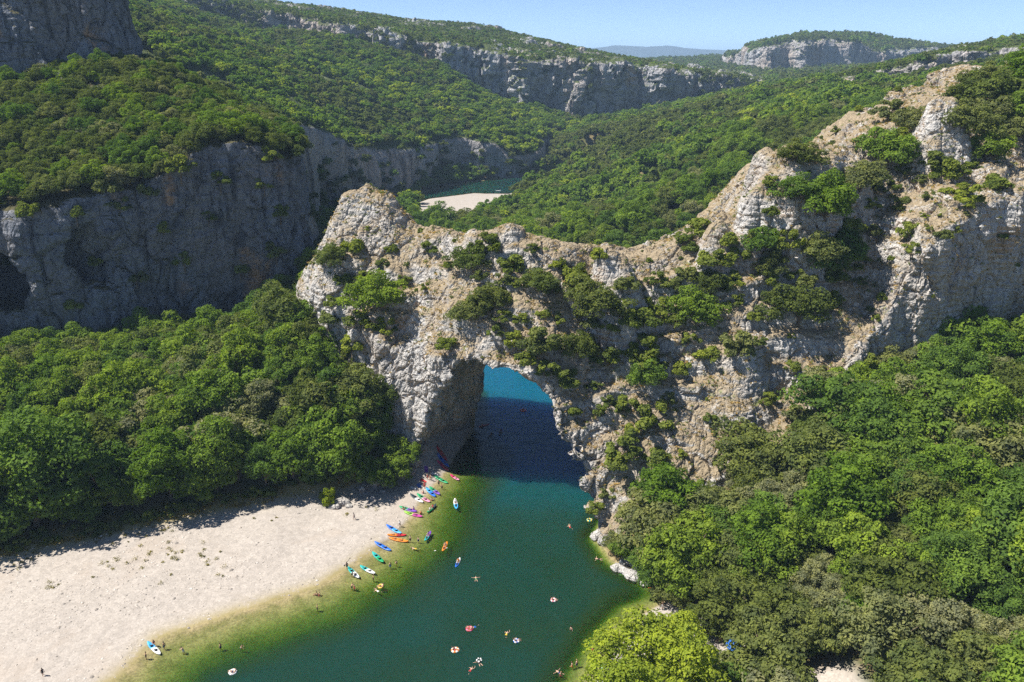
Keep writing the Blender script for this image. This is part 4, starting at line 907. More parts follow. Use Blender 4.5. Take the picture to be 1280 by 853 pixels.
x, y, rng = scatter(-135, 45, 385, 745, 5.0, 433); ff = hill_m.foot(x, y); zt = hill_m.topz(x, y); zb = np.maximum(ground(x, y), 0); ok = (ff > -7) & (ff < 4) & (fbm(x, y, scale=30.0, octs=3, seed=434) > -0.02) & in_view(x, y, zb, 20)
wood('hillside_woods', [(x[i], y[i], zb[i]+(zt[i]-zb[i])*f, 'oak_far' if rng.random() < .7 else 'green_far', rng.uniform(0.5, 1.0)) for i in np.nonzero(ok)[0] for f in (rng.random()*.5, rng.random())])
# wooded spur right of the river behind the arch, and the valley floor
x, y, rng = scatter(-70, 560, 228, 1020, 7.0, 405); z, ins = surface(x, y)
dR = poly_in(RIVER, x, y); dA = poly_in(ARCH_POLY, x, y); bb = beachness(x, y)
ok = (ins < -50) & (dR < -3) & (dA < -2.5) & (bb < 0.4) & in_view(x, y, z, 40) & ~((x < 0) & (y < 430))
bright = fbm(x, y, scale=70.0, octs=3, seed=413)
it = []
for i in np.nonzero(ok)[0]:
    g = rng.random() < 0.42+0.9*bright[i]+0.35*(y[i] < 560)*(x[i] < 120)
    key = ('green' if g else 'oak')+('' if y[i] < 480 else '_far')
    if g and y[i] >= 480 and rng.random() < 0.12: key = 'lime_far'
    if g and y[i] < 480 and rng.random() < 0.08: key = 'grey'
    zz_ = z[i]; it.append((x[i], y[i], z[i]-0.5, key, float(np.clip(rng.lognormal(0.16, 0.25), 0.6, 1.9))*(1.1 if g else 1.0)))
wood('spur_woods', it)
# plateau above the far cliffs, skyline and rock band
it = []
for m, st, (x0, x1), (y0, y1), sd in ((far_m, 8.5, (-520, 430), (950, 1480), 406), (skyline_m, 13.0, (470, 1250), (1640, 2240), 407), (band_m, 7.0, (260, 520), (640, 895), 408)):
    x, y, rng = scatter(x0, x1, y0, y1, st, sd); z = m.topz(x, y); ok = (m.foot(x, y) > 2.5) & in_view(x, y, z, 30) & (z > ground(x, y))
    for i in np.nonzero(ok)[0]: it.append((x[i], y[i], z[i]-1.0, 'oak_tiny' if rng.random() < 0.7 else 'green_tiny', rng.uniform(0.7, 1.25)*st/8.0))
x, y, rng = scatter(-420, 400, 940, 1110, 6.0, 431); ff = far_m.foot(x, y); zt = far_m.topz(x, y); zb = np.maximum(hill_m.topz(x, y), ground(x, y)); ok = (ff > -9) & (ff < 3) & (fbm(x, y, scale=38.0, octs=3, seed=432) > 0.12) & in_view(x, y, zt, 20) & (zt > zb)
for i in np.nonzero(ok)[0]:
    for _ in range(2): it.append((x[i], y[i]-1, zb[i]+(zt[i]-zb[i])*rng.random()**1.3, 'oak_tiny', rng.uniform(0.6, 1.1)))
wood('plateau_woods', it)
x, y, rng = scatter(100, 1500, 1020, 2600, 15.0, 409); z, ins = surface(x, y); ok = (ins < -50) & in_view(x, y, z, 20)
wood('distant_woods', [(x[i], y[i], z[i]-1, 'oak_tiny' if rng.random() < 0.75 else 'green_tiny', rng.uniform(1.2, 2.0)) for i in np.nonzero(ok)[0]])
FLABEL = {'woodland': 'dense mixed wood filling in behind the nearer trees', 'hillside_woods': 'sunlit green wood covering the hillside across the river', 'spur_woods': 'dense green wood covering the spur behind the arch', 'plateau_woods': 'dark scrub wood on top of the far cliffs', 'distant_woods': 'hazy dark wood on the farthest slopes'}
for nm, its in FAR_TREES.items():
    for t_ in its[3::29]+its[:20]: WAIT.setdefault(t_[3], []).append(t_)
    forest(nm, FLABEL[nm], its); print(nm, len(its))
print('trees', len(first), 'rest', len(rest))

# ---------------------------------------------------------------- people
SKEL = {   # joints (x right, y forward, z up) in metres for a 1.72 m figure; head last
 'stand': dict(hip=(0,0,.92), chest=(0,.01,1.30), neck=(0,.01,1.48), head=(0,.03,1.60), sh=.19, el=((-.27,-.02,1.14),(.27,-.02,1.14)), ha=((-.29,.08,.90),(.29,.08,.90)), kn=((-.10,.03,.50),(.10,.03,.50)), an=((-.11,-.02,.08),(.11,-.02,.08))),
 'walk': dict(hip=(0,0,.92), chest=(0,.03,1.30), neck=(0,.04,1.48), head=(0,.07,1.60), sh=.19, el=((-.25,.10,1.12),(.25,-.14,1.12)), ha=((-.25,.28,.98),(.25,-.10,.88)), kn=((-.10,-.08,.50),(.10,.18,.52)), an=((-.11,-.32,.12),(.11,.22,.08))),
 'reach': dict(hip=(0,0,.90), chest=(0,.14,1.24), neck=(0,.22,1.40), head=(0,.28,1.50), sh=.19, el=((-.24,.40,1.16),(.24,.40,1.16)), ha=((-.16,.62,1.02),(.16,.62,1.02)), kn=((-.12,.08,.48),(.12,-.06,.48)), an=((-.13,0,.08),(.13,-.18,.08))),
 'sit': dict(hip=(0,0,.13), chest=(0,-.08,.50), neck=(0,-.08,.68), head=(0,-.05,.80), sh=.19, el=((-.30,-.10,.36),(.30,.05,.36)), ha=((-.34,-.22,.08),(.22,.28,.40)), kn=((-.14,.40,.42),(.14,.42,.42)), an=((-.15,.66,.07),(.15,.70,.07))),
 'paddle': dict(hip=(0,0,.13), chest=(0,-.04,.50), neck=(0,-.02,.68), head=(0,.01,.80), sh=.19, el=((-.32,.14,.42),(.32,.14,.42)), ha=((-.28,.38,.46),(.28,.38,.46)), kn=((-.13,.44,.28),(.13,.44,.28)), an=((-.13,.84,.10),(.13,.84,.10))),
 'swim': dict(hip=(0,0,-.04), chest=(0,.40,-.01), neck=(0,.58,.03), head=(0,.70,.09), sh=.19, el=((-.42,.52,.0),(.36,.80,.02)), ha=((-.58,.30,-.04),(.24,1.08,.02)), kn=((-.14,-.44,-.06),(.14,-.42,-.08)), an=((-.22,-.86,-.05),(.20,-.84,-.02))),
 'float': dict(hip=(0,0,-.02), chest=(0,.40,.0), neck=(0,.58,.03), head=(0,.70,.05), sh=.19, el=((-.46,.46,-.02),(.46,.46,-.02)), ha=((-.72,.52,.0),(.72,.52,.0)), kn=((-.17,-.44,.0),(.17,-.44,.02)), an=((-.26,-.86,.0),(.26,-.86,.0))),
 'ring': dict(hip=(0,-.10,-.02), chest=(0,-.36,.26), neck=(0,-.50,.38), head=(0,-.56,.48), sh=.19, el=((-.44,-.30,.22),(.44,-.30,.22)), ha=((-.58,-.04,.18),(.58,-.04,.18)), kn=((-.16,.42,.26),(.16,.42,.26)), an=((-.18,.80,.06),(.18,.80,.06))),
}
def body_mesh(pose):
    s = SKEL[pose]; V = []; E = []; R = []
    def v(p, r, parent=None):
        V.append(tuple(p)); R.append(r if hasattr(r, '__len__') else (r, r))
        if parent is not None: E.append((parent, len(V)-1))
        return len(V)-1
    hip, ch, nk, hd = (np.array(s[k], float) for k in ('hip', 'chest', 'neck', 'head')); up = unit(ch-hip)
    r = v(hip, (.135, .105)); w = v(hip*.5+ch*.5, (.125, .095), r); c = v(ch, (.16, .11), w); n0 = v(ch*.25+nk*.75, (.075, .07), c); n = v(nk, .055, n0)
    h0 = v(nk*.55+hd*.45, (.072, .085), n); h1 = v(hd+(hd-nk)*.15, (.082, .10), h0); v(hd+(hd-nk)*.75, (.06, .07), h1)
    fwd = unit(np.cross(np.array((1.0, 0, 0)), unit(hd-nk))); v(hd+(-fwd if fwd[1] < 0 and pose not in ('ring',) else fwd)*.115-(hd-nk)*.1, .022, h1)
    for k, sg in ((0, -1), (1, 1)):
        sh = ch*.8+nk*.2+np.array((sg*s['sh'], 0, 0)); el = np.array(s['el'][k], float); ha = np.array(s['ha'][k], float)
        a = v(sh, .058, c); b = v(el, .043, a); d = v(ha, .03, b); dirh = unit(ha-el)
        pal = v(ha+dirh*.07, (.042, .022), d)
        side = unit(np.cross(dirh, (0.2, 0.3, 1.0)))
        for f, L in ((-.030, .068), (-.010, .085), (.010, .08), (.030, .062)): v(ha+dirh*(.07+L)+side*f*1.2, .0095, pal)
        v(ha+dirh*.055+side*.07*sg, .011, pal)
        kn = np.array(s['kn'][k], float); an = np.array(s['an'][k], float); th = hip+np.array((sg*.095, 0, 0))-up*.06
        t = v(th, .088, r); t2 = v(th*.45+kn*.55, .076, t); kk = v(kn, .055, t2); cf = v(kn*.6+an*.4, .056, kk); aa = v(an, .036, cf)
        sd = unit(an-kn); ft = np.array((0, 1.0, 0)) if abs(sd[2]) > .5 else (np.array((0, 0, 1.0)) if pose in ('sit', 'paddle', 'ring', 'float') else sd)
        v(an+ft*.15+np.array((sg*.02, 0, -.03 if abs(sd[2]) > .5 else 0)), (.042, .028), aa)
    me = bpy.data.meshes.new('skeleton'); me.from_pydata(V, E, []); o = bpy.data.objects.new('tmp', me); col.objects.link(o)
    o.modifiers.new('skin', 'SKIN'); sk = me.skin_vertices[0].data
    for i, rr in enumerate(R): sk[i].radius = rr; sk[i].use_root = (i == 0)
    m = o.modifiers.new('sub', 'SUBSURF'); m.levels = 1; m.render_levels = 1
    dg = bpy.context.evaluated_depsgraph_get(); dg.update(); out = bpy.data.meshes.new_from_object(o.evaluated_get(dg)); out.name = 'body_'+pose
    bpy.data.objects.remove(o); out.polygons.foreach_set('use_smooth', np.full(len(out.polygons), True))
    return out, hip, ch, nk, hd, np.array(s['kn'], float)
def loft(vs, qs, rings, cap=True):
    b = len(vs); n = len(rings[0])
    for rg in rings: vs.extend(rg)
    for i in range(len(rings)-1):
        for k in range(n): qs.append((b+i*n+k, b+i*n+(k+1) % n, b+(i+1)*n+(k+1) % n, b+(i+1)*n+k))
def ring_at(c, axis, ra, rb, n=10):
    axis = unit(np.array(axis, float)); u = unit(np.cross(axis, (0, 1, 0.02)) if abs(axis[1]) < .9 else np.array((1.0, 0, 0))); w = np.cross(axis, u)
    return [np.array(c)+u*ra*math.cos(6.2832*k/n)+w*rb*math.sin(6.2832*k/n) for k in range(n)]
BODY = {}
def get_body(pose):
    if pose in BODY: return BODY[pose]
    me, hip, ch, nk, hd, kn = body_mesh(pose); up = unit(ch-hip)
    vs = []; qs = []                                     # swimming trunks: waist band and two legs
    loft(vs, qs, [ring_at(hip+up*.12, up, .152, .122), ring_at(hip+up*.03, up, .165, .135), ring_at(hip-up*.07, up, .17, .13)])
    for k, sg in ((0, -1), (1, 1)):
        th = hip+np.array((sg*.095, 0, 0))-up*.05; d = unit(kn[k]-th); loft(vs, qs, [ring_at(th-d*.02, d, .105, .105), ring_at(th+d*.12, d, .108, .108), ring_at(th+d*.24, d, .104, .104)])
    tr = mesh_from('trunks_'+pose, np.array(vs), qs, smooth_shade=True)
    vs = []; qs = []                                     # vest
    loft(vs, qs, [ring_at(hip+up*.10, up, .165, .135), ring_at(hip*.5+ch*.5, up, .165, .14), ring_at(ch, up, .205, .15), ring_at(ch*.35+nk*.65, up, .15, .11), ring_at(ch*.1+nk*.9, up, .08, .08)])
    ve = mesh_from('vest_'+pose, np.array(vs), qs, smooth_shade=True)
    vs = []; qs = []; ax = unit(hd-nk); back = -unit(np.cross((1.0, 0, 0), ax)); c0 = hd+ax*.02+back*.018   # hair
    loft(vs, qs, [ring_at(c0+ax*h, ax, r, r*1.14, 9) for h, r in ((-.02, .088), (.05, .098), (.10, .086), (.135, .055), (.15, .012))])
    ha = mesh_from('hair_'+pose, np.array(vs), qs, smooth_shade=True)
    BODY[pose] = (me, tr, ve, ha); return BODY[pose]
SKIN = [paint('skin_light', (0.55, 0.34, 0.24), 0.6), paint('skin_tan', (0.42, 0.24, 0.15), 0.6), paint('skin_brown', (0.22, 0.12, 0.075), 0.6)]
HAIR = [paint('hair_dark', (0.025, 0.018, 0.014), 0.5), paint('hair_brown', (0.09, 0.05, 0.025), 0.5), paint('hair_blond', (0.35, 0.24, 0.10), 0.5)]
CLOTH = {'black': (0.02, 0.02, 0.022), 'navy': (0.02, 0.035, 0.12), 'red': (0.45, 0.03, 0.04), 'white': (0.7, 0.7, 0.68), 'blue': (0.03, 0.14, 0.5), 'orange': (0.6, 0.18, 0.02), 'purple': (0.22, 0.08, 0.35), 'green': (0.04, 0.25, 0.09), 'pink': (0.6, 0.15, 0.25), 'yellow': (0.65, 0.45, 0.04), 'grey': (0.18, 0.18, 0.2), 'teal': (0.02, 0.25, 0.27)}
def cloth(c): return paint('cloth_'+c, CLOTH[c], 0.8, 0.2)
def own(o, m):
    o.material_slots[0].link = 'OBJECT'; o.material_slots[0].material = m
PEOPLE = []
def person(label, pose, loc, turn=0.0, skin=0, hair=0, trunks='navy', vest=None, group=None, scale=1.0):
    me, tr, ve, ha = get_body(pose)
    for m_ in (me, tr, ve, ha):
        if not m_.materials: m_.materials.append(SKIN[0])
    o = link('person', me, None, None, loc, (0, 0, turn), scale); own(o, SKIN[skin])
    own(link('swim_trunks', tr, None, o), cloth(trunks)); own(link('hair', ha, None, o), HAIR[hair])
    if vest: own(link('vest', ve, None, o), cloth(vest))
    tag(o, label, 'person', group); return o

# ---------------------------------------------------------------- boats and floats
def kayak_mesh(L=4.0, W=0.84, Hh=0.36, seats=(-0.55, 0.75)):
    n = 33; m = 14; vs = []; qs = []
    for i in range(n):
        u = -1+2*i/(n-1); y = u*L/2; w = W/2*max(0.015, (1-abs(u)**2.6))**0.62; rock = 0.16*abs(u)**3; well = max(math.exp(-((y-s)/0.40)**4) for s in seats)
        prof = []
        for k in range(m):
            a = 2*math.pi*k/m; cx = math.cos(a); sz = math.sin(a)
            x = w*(abs(cx)**0.75)*(1 if cx >= 0 else -1)
            if sz < 0: z = rock+Hh*0.42*(1-abs(sz)**0.8)
            else:
                z = rock+Hh*0.42+Hh*0.50*(sz**0.7)*(0.55+0.45*(1-abs(u)**2))
                inner = max(0.0, 1-abs(x)/(0.72*w+1e-6)); z -= well*0.22*min(1, inner*2.6)
            prof.append(np.array((x, y, z)))
        vs.extend(prof)
    for i in range(n-1):
        for k in range(m): qs.append((i*m+k, i*m+(k+1) % m, (i+1)*m+(k+1) % m, (i+1)*m+k))
    return mesh_from('kayak_hull', np.array(vs), qs, [[0, k+1, k] for k in range(1, m-1)]+[[(n-1)*m, (n-1)*m+k, (n-1)*m+k+1] for k in range(1, m-1)], smooth_shade=True)
def seat_mesh():
    vs = []; qs = []
    def slab(c, e1, e2, e3):
        b = len(vs)
        for a in (-1, 1):
            for d in (-1, 1):
                for f in (-1, 1): vs.append(np.array(c)+np.array(e1)*a+np.array(e2)*d+np.array(e3)*f)
        for f in ((0,1,3,2), (4,6,7,5), (0,4,5,1), (2,3,7,6), (0,2,6,4), (1,5,7,3)): qs.append(tuple(b+k for k in f))
    slab((0, .08, 0), (.2, 0, 0), (0, .19, 0), (0, 0, .025)); slab((0, -.16, .16), (.2, 0, 0), (0, -.05, .17), (0, .02, .006)); return mesh_from('kayak_seat', np.array(vs), qs)
HULL = kayak_mesh(); SEAT = seat_mesh(); SEATS = (-0.55, 0.75)
HULL.materials.append(SKIN[0]); SEAT.materials.append(paint('seat_black', (0.025, 0.025, 0.03), 0.7))
_km = {}
def kayak_mat(a, b):
    if (a, b) in _km: return _km[(a, b)]
    t = NT('plastic_%s_%s' % (a, b)); p = t.n('ShaderNodeTexCoord').outputs['Object']; sx = t.n('ShaderNodeSeparateXYZ'); t.l(p, sx.inputs[0])
    nz = t.noise(p, 2.2, 3); f = t.rng(t.math('ADD', sx.outputs[1], t.math('MULTIPLY', nz, 0.9)), 0.15, 0.85)
    c = t.mix(f, KCOL[b], KCOL[a]); c = t.mix(t.rng(t.noise(p, 14, 4), 0.55, 0.8, 0, 0.25), c, (0.35, 0.33, 0.3))
    _km[(a, b)] = t.surf(t.principled(c, 0.38, None, 0.5)); return _km[(a, b)]
KCOL = {'blue': (0.015, 0.13, 0.55), 'sky': (0.05, 0.35, 0.68), 'red': (0.50, 0.02, 0.03), 'orange': (0.72, 0.22, 0.02), 'green': (0.01, 0.30, 0.11), 'lime': (0.25, 0.50, 0.04), 'purple': (0.18, 0.06, 0.40), 'magenta': (0.50, 0.05, 0.30), 'teal': (0.02, 0.36, 0.34), 'white': (0.72, 0.72, 0.70), 'pink': (0.62, 0.22, 0.35), 'dark': (0.03, 0.05, 0.06), 'crimson': (0.55, 0.02, 0.12), 'yellow': (0.70, 0.48, 0.03)}
def zat(x, y): return max(ground_at(x, y), 0.0)
def kayak(label, p0, p1, a, b, afloat=False, riders=(), group=None, length=None):
    """bow at pixel p0, stern at pixel p1, lying on the gravel or floating"""
    A = np.array(at_z(*p0, 0.2)); Bq = np.array(at_z(*p1, 0.2)); c = (A+Bq)/2; d = A-Bq; L = math.hypot(d[0], d[1]); ang = math.atan2(-d[0], d[1])
    zg = [ground_at(*(c[:2]+unit(d[:2])*k)) for k in (-1.4, 1.4)]; s = float(np.clip(L, 3.3, 4.6))/4.0 if length is None else length/4.0
    if afloat or max(zg) < 0.02: z, tilt = -0.10, 0.0
    else: z, tilt = (max(zg[0], -.1)+max(zg[1], -.1))/2-0.02, math.atan2(max(zg[1], -.1)-max(zg[0], -.1), 2.8)
    o = link('kayak', None, None, None, (c[0], c[1], z), (tilt, 0, ang), (s, s, s)); o.empty_display_size = 0.3
    own(link('hull', HULL, None, o), kayak_mat(a, b))
    for y in SEATS: link('seat', SEAT, None, o, (0, y, 0.17))
    tag(o, label, 'kayak', group)
    for (lab, si, skin, hair, vest) in riders:
        y = SEATS[si]*s; q_ = (c[0]-math.sin(ang)*y, c[1]+math.cos(ang)*y, z+0.16*s); person(lab, 'paddle', q_, ang, skin, hair, 'black', vest, 'paddlers sitting in kayaks')
    return o
def paddle(label, px, py, turn, z=None, c='black'):
    x, y, _ = at_z(px, py, 0.2); vs = []; qs = []; tube(vs, qs, [(-1.05, 0, 0), (0, 0, 0), (1.05, 0, 0)], [.017]*3, 6)
    e = link('paddle', None, None, None, (x, y, zat(x, y)+0.06 if z is None else z), (0, 0, turn)); e.empty_display_size = .2
    link('shaft', mesh_from('paddle_shaft', np.array(vs), qs), paint('paddle_shaft', (0.05, 0.05, 0.055), 0.4), e)
    for sg in (-1, 1):
        b = [(sg*1.02, -.02, .0), (sg*1.12, -.09, .012), (sg*1.38, -.085, .016), (sg*1.46, 0, .012), (sg*1.38, .085, .016), (sg*1.12, .09, .012), (sg*1.02, .02, 0)]
        vv = [np.array(p) for p in b]+[np.array(p)-np.array((0, 0, .02)) for p in b]; n = 7
        ff = [(k, (k+1) % n, n+(k+1) % n, n+k) for k in range(n)]; tt = [(0, k, k+1) for k in range(1, n-1)]+[(n, n+k+1, n+k) for k in range(1, n-1)]
        link('blade', mesh_from('paddle_blade', np.array(vv), ff, tt), paint('blade_'+c, CLOTH[c], 0.5), e)
    tag(e, label, 'paddle')
def torus_mesh(R=.42, r=.17, n=24, m=10):
    v = [(math.cos(a)*(R+r*math.cos(b)), math.sin(a)*(R+r*math.cos(b)), r*math.sin(b)*.9) for a in np.arange(n)*6.2832/n for b in np.arange(m)*6.2832/m]
    q_ = [(i*m+k, ((i+1) % n)*m+k, ((i+1) % n)*m+(k+1) % m, i*m+(k+1) % m) for i in range(n) for k in range(m)]
    return mesh_from('ring_tube', np.array(v), q_, smooth_shade=True)
TORUS = torus_mesh(); TORUS.materials.append(SKIN[0])
def stripe_mat(a, b):
    t = NT('vinyl_%s_%s' % (a, b)); p = t.n('ShaderNodeTexCoord').outputs['Object']; sx = t.n('ShaderNodeSeparateXYZ'); t.l(p, sx.inputs[0])
    an = t.math('ARCTAN2', sx.outputs[1], sx.outputs[0]); f = t.rng(t.math('SINE', t.math('MULTIPLY', an, 5.0)), -0.1, 0.1)
    return t.surf(t.principled(t.mix(f, CLOTH[a], CLOTH[b]), 0.3, None, 0.5))
def swim_ring(label, px, py, a, b, s=1.0):
    x, y, _ = at_z(px, py, 0.1); e = link('swim_ring', TORUS, None, None, (x, y, 0.06), (0, 0, rnd.uniform(0, 6)), s); own(e, stripe_mat(a, b))
    tag(e, label, 'swim ring'); return (x, y)

# boats drawn up along the beach, in order from the arch outwards
K = 'kayaks drawn up along the beach'; W_ = 'kayaks afloat on the river'
kayak('dark red kayak in the arch shadow, farthest up the beach', (542, 573), (562, 580), 'red', 'red', group=K)
kayak('deep blue kayak in the arch shadow between two red ones', (544, 578), (563, 584), 'blue', 'blue', group=K)
kayak('dull red kayak in the arch shadow, nearer than the blue one', (545, 583), (562, 588), 'crimson', 'red', group=K)
kayak('crimson kayak at the waterline where the arch shadow ends', (563, 593), (574, 600), 'crimson', 'pink', group=K)
kayak('plain green kayak at the upper end of the sunlit boats', (541, 596), (561, 604), 'green', 'green', group=K)
kayak('bright blue kayak lying beside a green and purple one', (531, 609), (546, 622), 'sky', 'blue', group=K)
kayak('green and purple kayak lying beside the bright blue one', (537, 609), (550, 618), 'green', 'purple', group=K)
kayak('narrow dark teal and white kayak, left one of a pair', (512, 619), (530, 629), 'dark', 'white', group=K)
kayak('green, white and pink kayak, right one of a pair', (521, 618.5), (538, 627.5), 'green', 'pink', group=K)
kayak('green and purple kayak lying higher of two parallel boats', (499, 635), (521, 640), 'green', 'purple', group=K)
kayak('lime green and magenta kayak lying lower of two parallel boats', (505, 641), (528, 645.5), 'lime', 'magenta', group=K)
kayak('blue kayak beside the orange and red boats', (483, 658.5), (502, 667.5), 'blue', 'sky', group=K)
kayak('orange and red two-tone kayak half on the gravel', (484, 670), (508, 668.5), 'orange', 'red', group=K)
kayak('all orange kayak touching the shallow water', (486, 673), (510.5, 676.5), 'orange', 'orange', group=K)
kayak('single blue kayak lying alone below the orange boats', (468, 679), (489, 688), 'blue', 'blue', group=K)
kayak('green kayak with dark seats at the waterline', (465.5, 690), (479.5, 703), 'teal', 'green', group=K)
kayak('white kayak with a teal bow at the waterline', (450, 707), (469, 717), 'teal', 'white', group=K)
kayak('teal and white kayak with a bather beside it', (433, 707), (451, 724.5), 'teal', 'white', group=K)
kayak('sky blue and white board-like boat at the near end of the beach', (184, 803), (201, 818), 'sky', 'white', group=K, length=4.4)
kayak('green kayak with two riders just off the beach', (534, 640.5), (545, 630), 'green', 'dark', True, [('rider in a white vest at the bow of the green kayak', 1, 0, 1, 'white'), ('rider in a red vest at the stern of the green kayak', 0, 0, 0, 'red')], W_)
kayak('light blue kayak afloat alone in the green shallows', (571, 637), (568.5, 623), 'sky', 'white', True, [('rider in a white vest in the light blue kayak', 0, 0, 1, 'white')], W_)
kayak('teal and purple kayak heading for the beach', (531, 676), (538.5, 664), 'teal', 'purple', True, [('rider in a purple vest in the teal kayak', 0, 0, 0, 'purple')], W_)
kayak('orange kayak afloat beyond the shallows', (553, 689), (559, 677), 'orange', 'orange', True, [('bare-chested rider in the orange kayak', 0, 0, 1, None)], W_)
kayak('blue and white kayak afloat nearest the deep water', (569.5, 709), (575, 697), 'blue', 'white', True, [('rider in an orange vest in the blue and white kayak', 0, 1, 0, 'orange')], W_)
kayak('red kayak crossing the shadow under the arch', (600, 533), (610, 530), 'red', 'red', True, [('rider in a red vest under the arch', 1, 0, 0, 'red')], W_)
kayak('dark kayak in the arch shadow, left of two', (609, 547), (617, 541), 'dark', 'dark', True, [('rider in black in the left dark kayak under the arch', 0, 1, 0, 'black')], W_)
kayak('dark kayak in the arch shadow, right of two', (624, 545), (628, 534), 'dark', 'blue', True, [('rider in navy in the right dark kayak under the arch', 0, 1, 0, 'navy')], W_)
kayak('small orange kayak moored under trees at the right bank', (815, 733), (823, 730), 'orange', 'yellow', True, group=W_)
kayak('tiny white kayak on the river far upstream', (617, 238.5), (629, 238), 'white', 'white', True, group=W_)
paddle('black paddle lying on the gravel near the teal and white kayak', 434, 703, 1.3); paddle('white bladed paddle floating beside the orange kayak', 551, 686, 0.4, 0.03, 'white')

def here(px, py, dz=0.0): x, y, _ = at_z(px, py, 0.6); return x, y
def stand(label, px, py, pose='stand', turn=None, skin=1, hair=0, trunks='navy', vest=None, group='people standing on the beach', sink=0.0):
    z0 = 0.4
    for _ in range(2): x, y, _z = at_z(px, py, z0); z0 = max(ground_at(x, y), -0.9)
    person(label, pose, (x, y, z0-sink), rnd.uniform(0, 6.28) if turn is None else turn, skin, hair, trunks, vest, group, rnd.uniform(.94, 1.06))
stand('person in dark clothes standing alone on the open gravel', 54, 845, 'walk', 4.0, 1, 0, 'black', 'black')
stand('bather in black trunks left of the sky blue boat', 183, 825, 'stand', 5.0, 1, 0, 'black'); stand('bather right of the sky blue boat at the waterline', 206, 813, 'walk', 1.0, 1, 0, 'navy'); stand('person bending over the sky blue boat', 193, 808, 'reach', 3.5, 1, 1, 'red')
stand('person walking away from the boulder on the gravel', 443, 650, 'walk', 2.0, 1, 0, 'grey', 'grey'); stand('person in white and black walking between the boats', 500, 659, 'walk', 2.6, 1, 0, 'black', 'white')
stand('person in black standing behind the teal and white kayak', 434, 712, 'stand', 0.3, 1, 0, 'black', 'black'); stand('person in teal leaning over the teal and white kayak', 440.5, 722, 'reach', 4.2, 1, 0, 'black', 'teal')
for (px, py, ps, tr, ve, lab) in ((534.6, 599, 'stand', 'red', None, 'bather in red trunks at the shadow edge by the boulders'), (538, 601, 'walk', 'orange', None, 'bather in orange trunks beside the plain green kayak'), (531, 611, 'stand', 'red', 'red', 'person in red at the head of the bright blue kayak'), (529, 617, 'sit', 'pink', None, 'bather sitting left of the bright blue kayak'), (548.5, 608, 'stand', 'black', None, 'thin bather standing below the plain green kayak'), (552.5, 613, 'reach', 'black', None, 'bather bending over at the waterline near the green kayak'),
    (504, 637, 'sit', 'red', None, 'bather sitting on the bow of a green and purple kayak'), (517, 638, 'sit', 'navy', 'purple', 'person in purple sitting by the two parallel kayaks'), (526, 643, 'sit', 'black', 'orange', 'person in orange sitting at the stern of the lime kayak'), (539.5, 626, 'sit', 'red', None, 'bather sitting at the stern of the pink and white kayak'), (396, 745, 'sit', 'black', None, 'bather in black sitting at the waterline, left of a pair'), (399.5, 745.5, 'sit', 'red', None, 'bather in red sitting at the waterline, right of a pair')):
    stand(lab, px, py, ps, None, rnd.choice((0, 1, 1)), rnd.randrange(3), tr, ve)
WG = 'bathers wading in the shallows'
for (px, py, ps, tr, lab) in ((513, 679, 'stand', 'black', 'wading bather in black trunks right of the orange kayak'), (523, 680, 'stand', 'navy', 'wading bather in navy trunks farther right of the orange kayak'), (488, 712, 'stand', 'blue', 'wading bather in blue trunks below the green kayak'), (496, 710, 'walk', 'yellow', 'wading bather in yellow trunks below the green kayak'), (467, 729, 'stand', 'black', 'wading bather behind the white kayak'), (440, 739, 'reach', 'black', 'wading bather bending over, left of a pair below the teal kayak'), (443.5, 740, 'stand', 'red', 'wading bather in red trunks, right of a pair below the teal kayak'), (230, 819, 'reach', 'white', 'crouching bather in the shallows near the sky blue boat'), (397, 766, 'stand', 'black', 'lone bather wading off the middle of the beach'), (276.5, 815, 'stand', 'navy', 'bather wading far out, left of two'), (302, 815, 'reach', 'white', 'bather wading far out, right of two'),
    (714, 793, 'stand', 'black', 'bather wading out from the cove, farthest out'), (741, 817, 'stand', 'red', 'bather in red trunks wading near the poplar'), (721, 835, 'stand', 'navy', 'bather in navy trunks wading in the cove, right of a pair'), (715, 837, 'walk', 'orange', 'bather in orange trunks wading in the cove, left of a pair'), (701, 850, 'stand', 'red', 'bather in red trunks at the bottom edge of the cove'), (739, 846, 'stand', 'black', 'bather close to the poplar at the bottom edge'), (828, 762, 'stand', 'white', 'bather in white trunks at the inner end of the cove')):
    stand(lab, px, py, ps, None, rnd.choice((0, 1)), rnd.randrange(3), tr, None, WG)
def swimmer(label, px, py, pose, turn, tr, skin=0, z=0.0):
    x, y, _ = at_z(px, py, 0); person(label, pose, (x, y, z), turn, skin, rnd.randrange(3), tr, None, 'swimmers in the open water')
swimmer('swimmer stretched out near the right leg of the arch', 712.5, 659, 'swim', 0.3, 'red'); swimmer('swimmer with spread arms off the white rocks', 748, 699, 'float', 1.3, 'black'); swimmer('swimmer with spread arms in open green water', 595, 724, 'float', 0.1, 'green'); swimmer('swimmer doing the crawl in mid river', 633, 793, 'swim', -0.3, 'yellow'); swimmer('swimmer beside a pale ring near the bottom edge', 599, 829, 'float', 0.5, 'black'); swimmer('swimmer lying lowest in mid river', 588, 838, 'swim', -0.5, 'red'); swimmer('swimmer just off the yellow float', 472, 739, 'swim', 1.0, 'white'); swimmer('swimmer near the corner of the cove', 699, 841, 'float', 0.8, 'navy'); swimmer('swimmer left of the far beach bathers in shallow water', 519, 686, 'swim', 1.4, 'yellow'); swimmer('swimmer hugging the pink float group in mid river', 593, 784, 'swim', 2.0, 'blue')
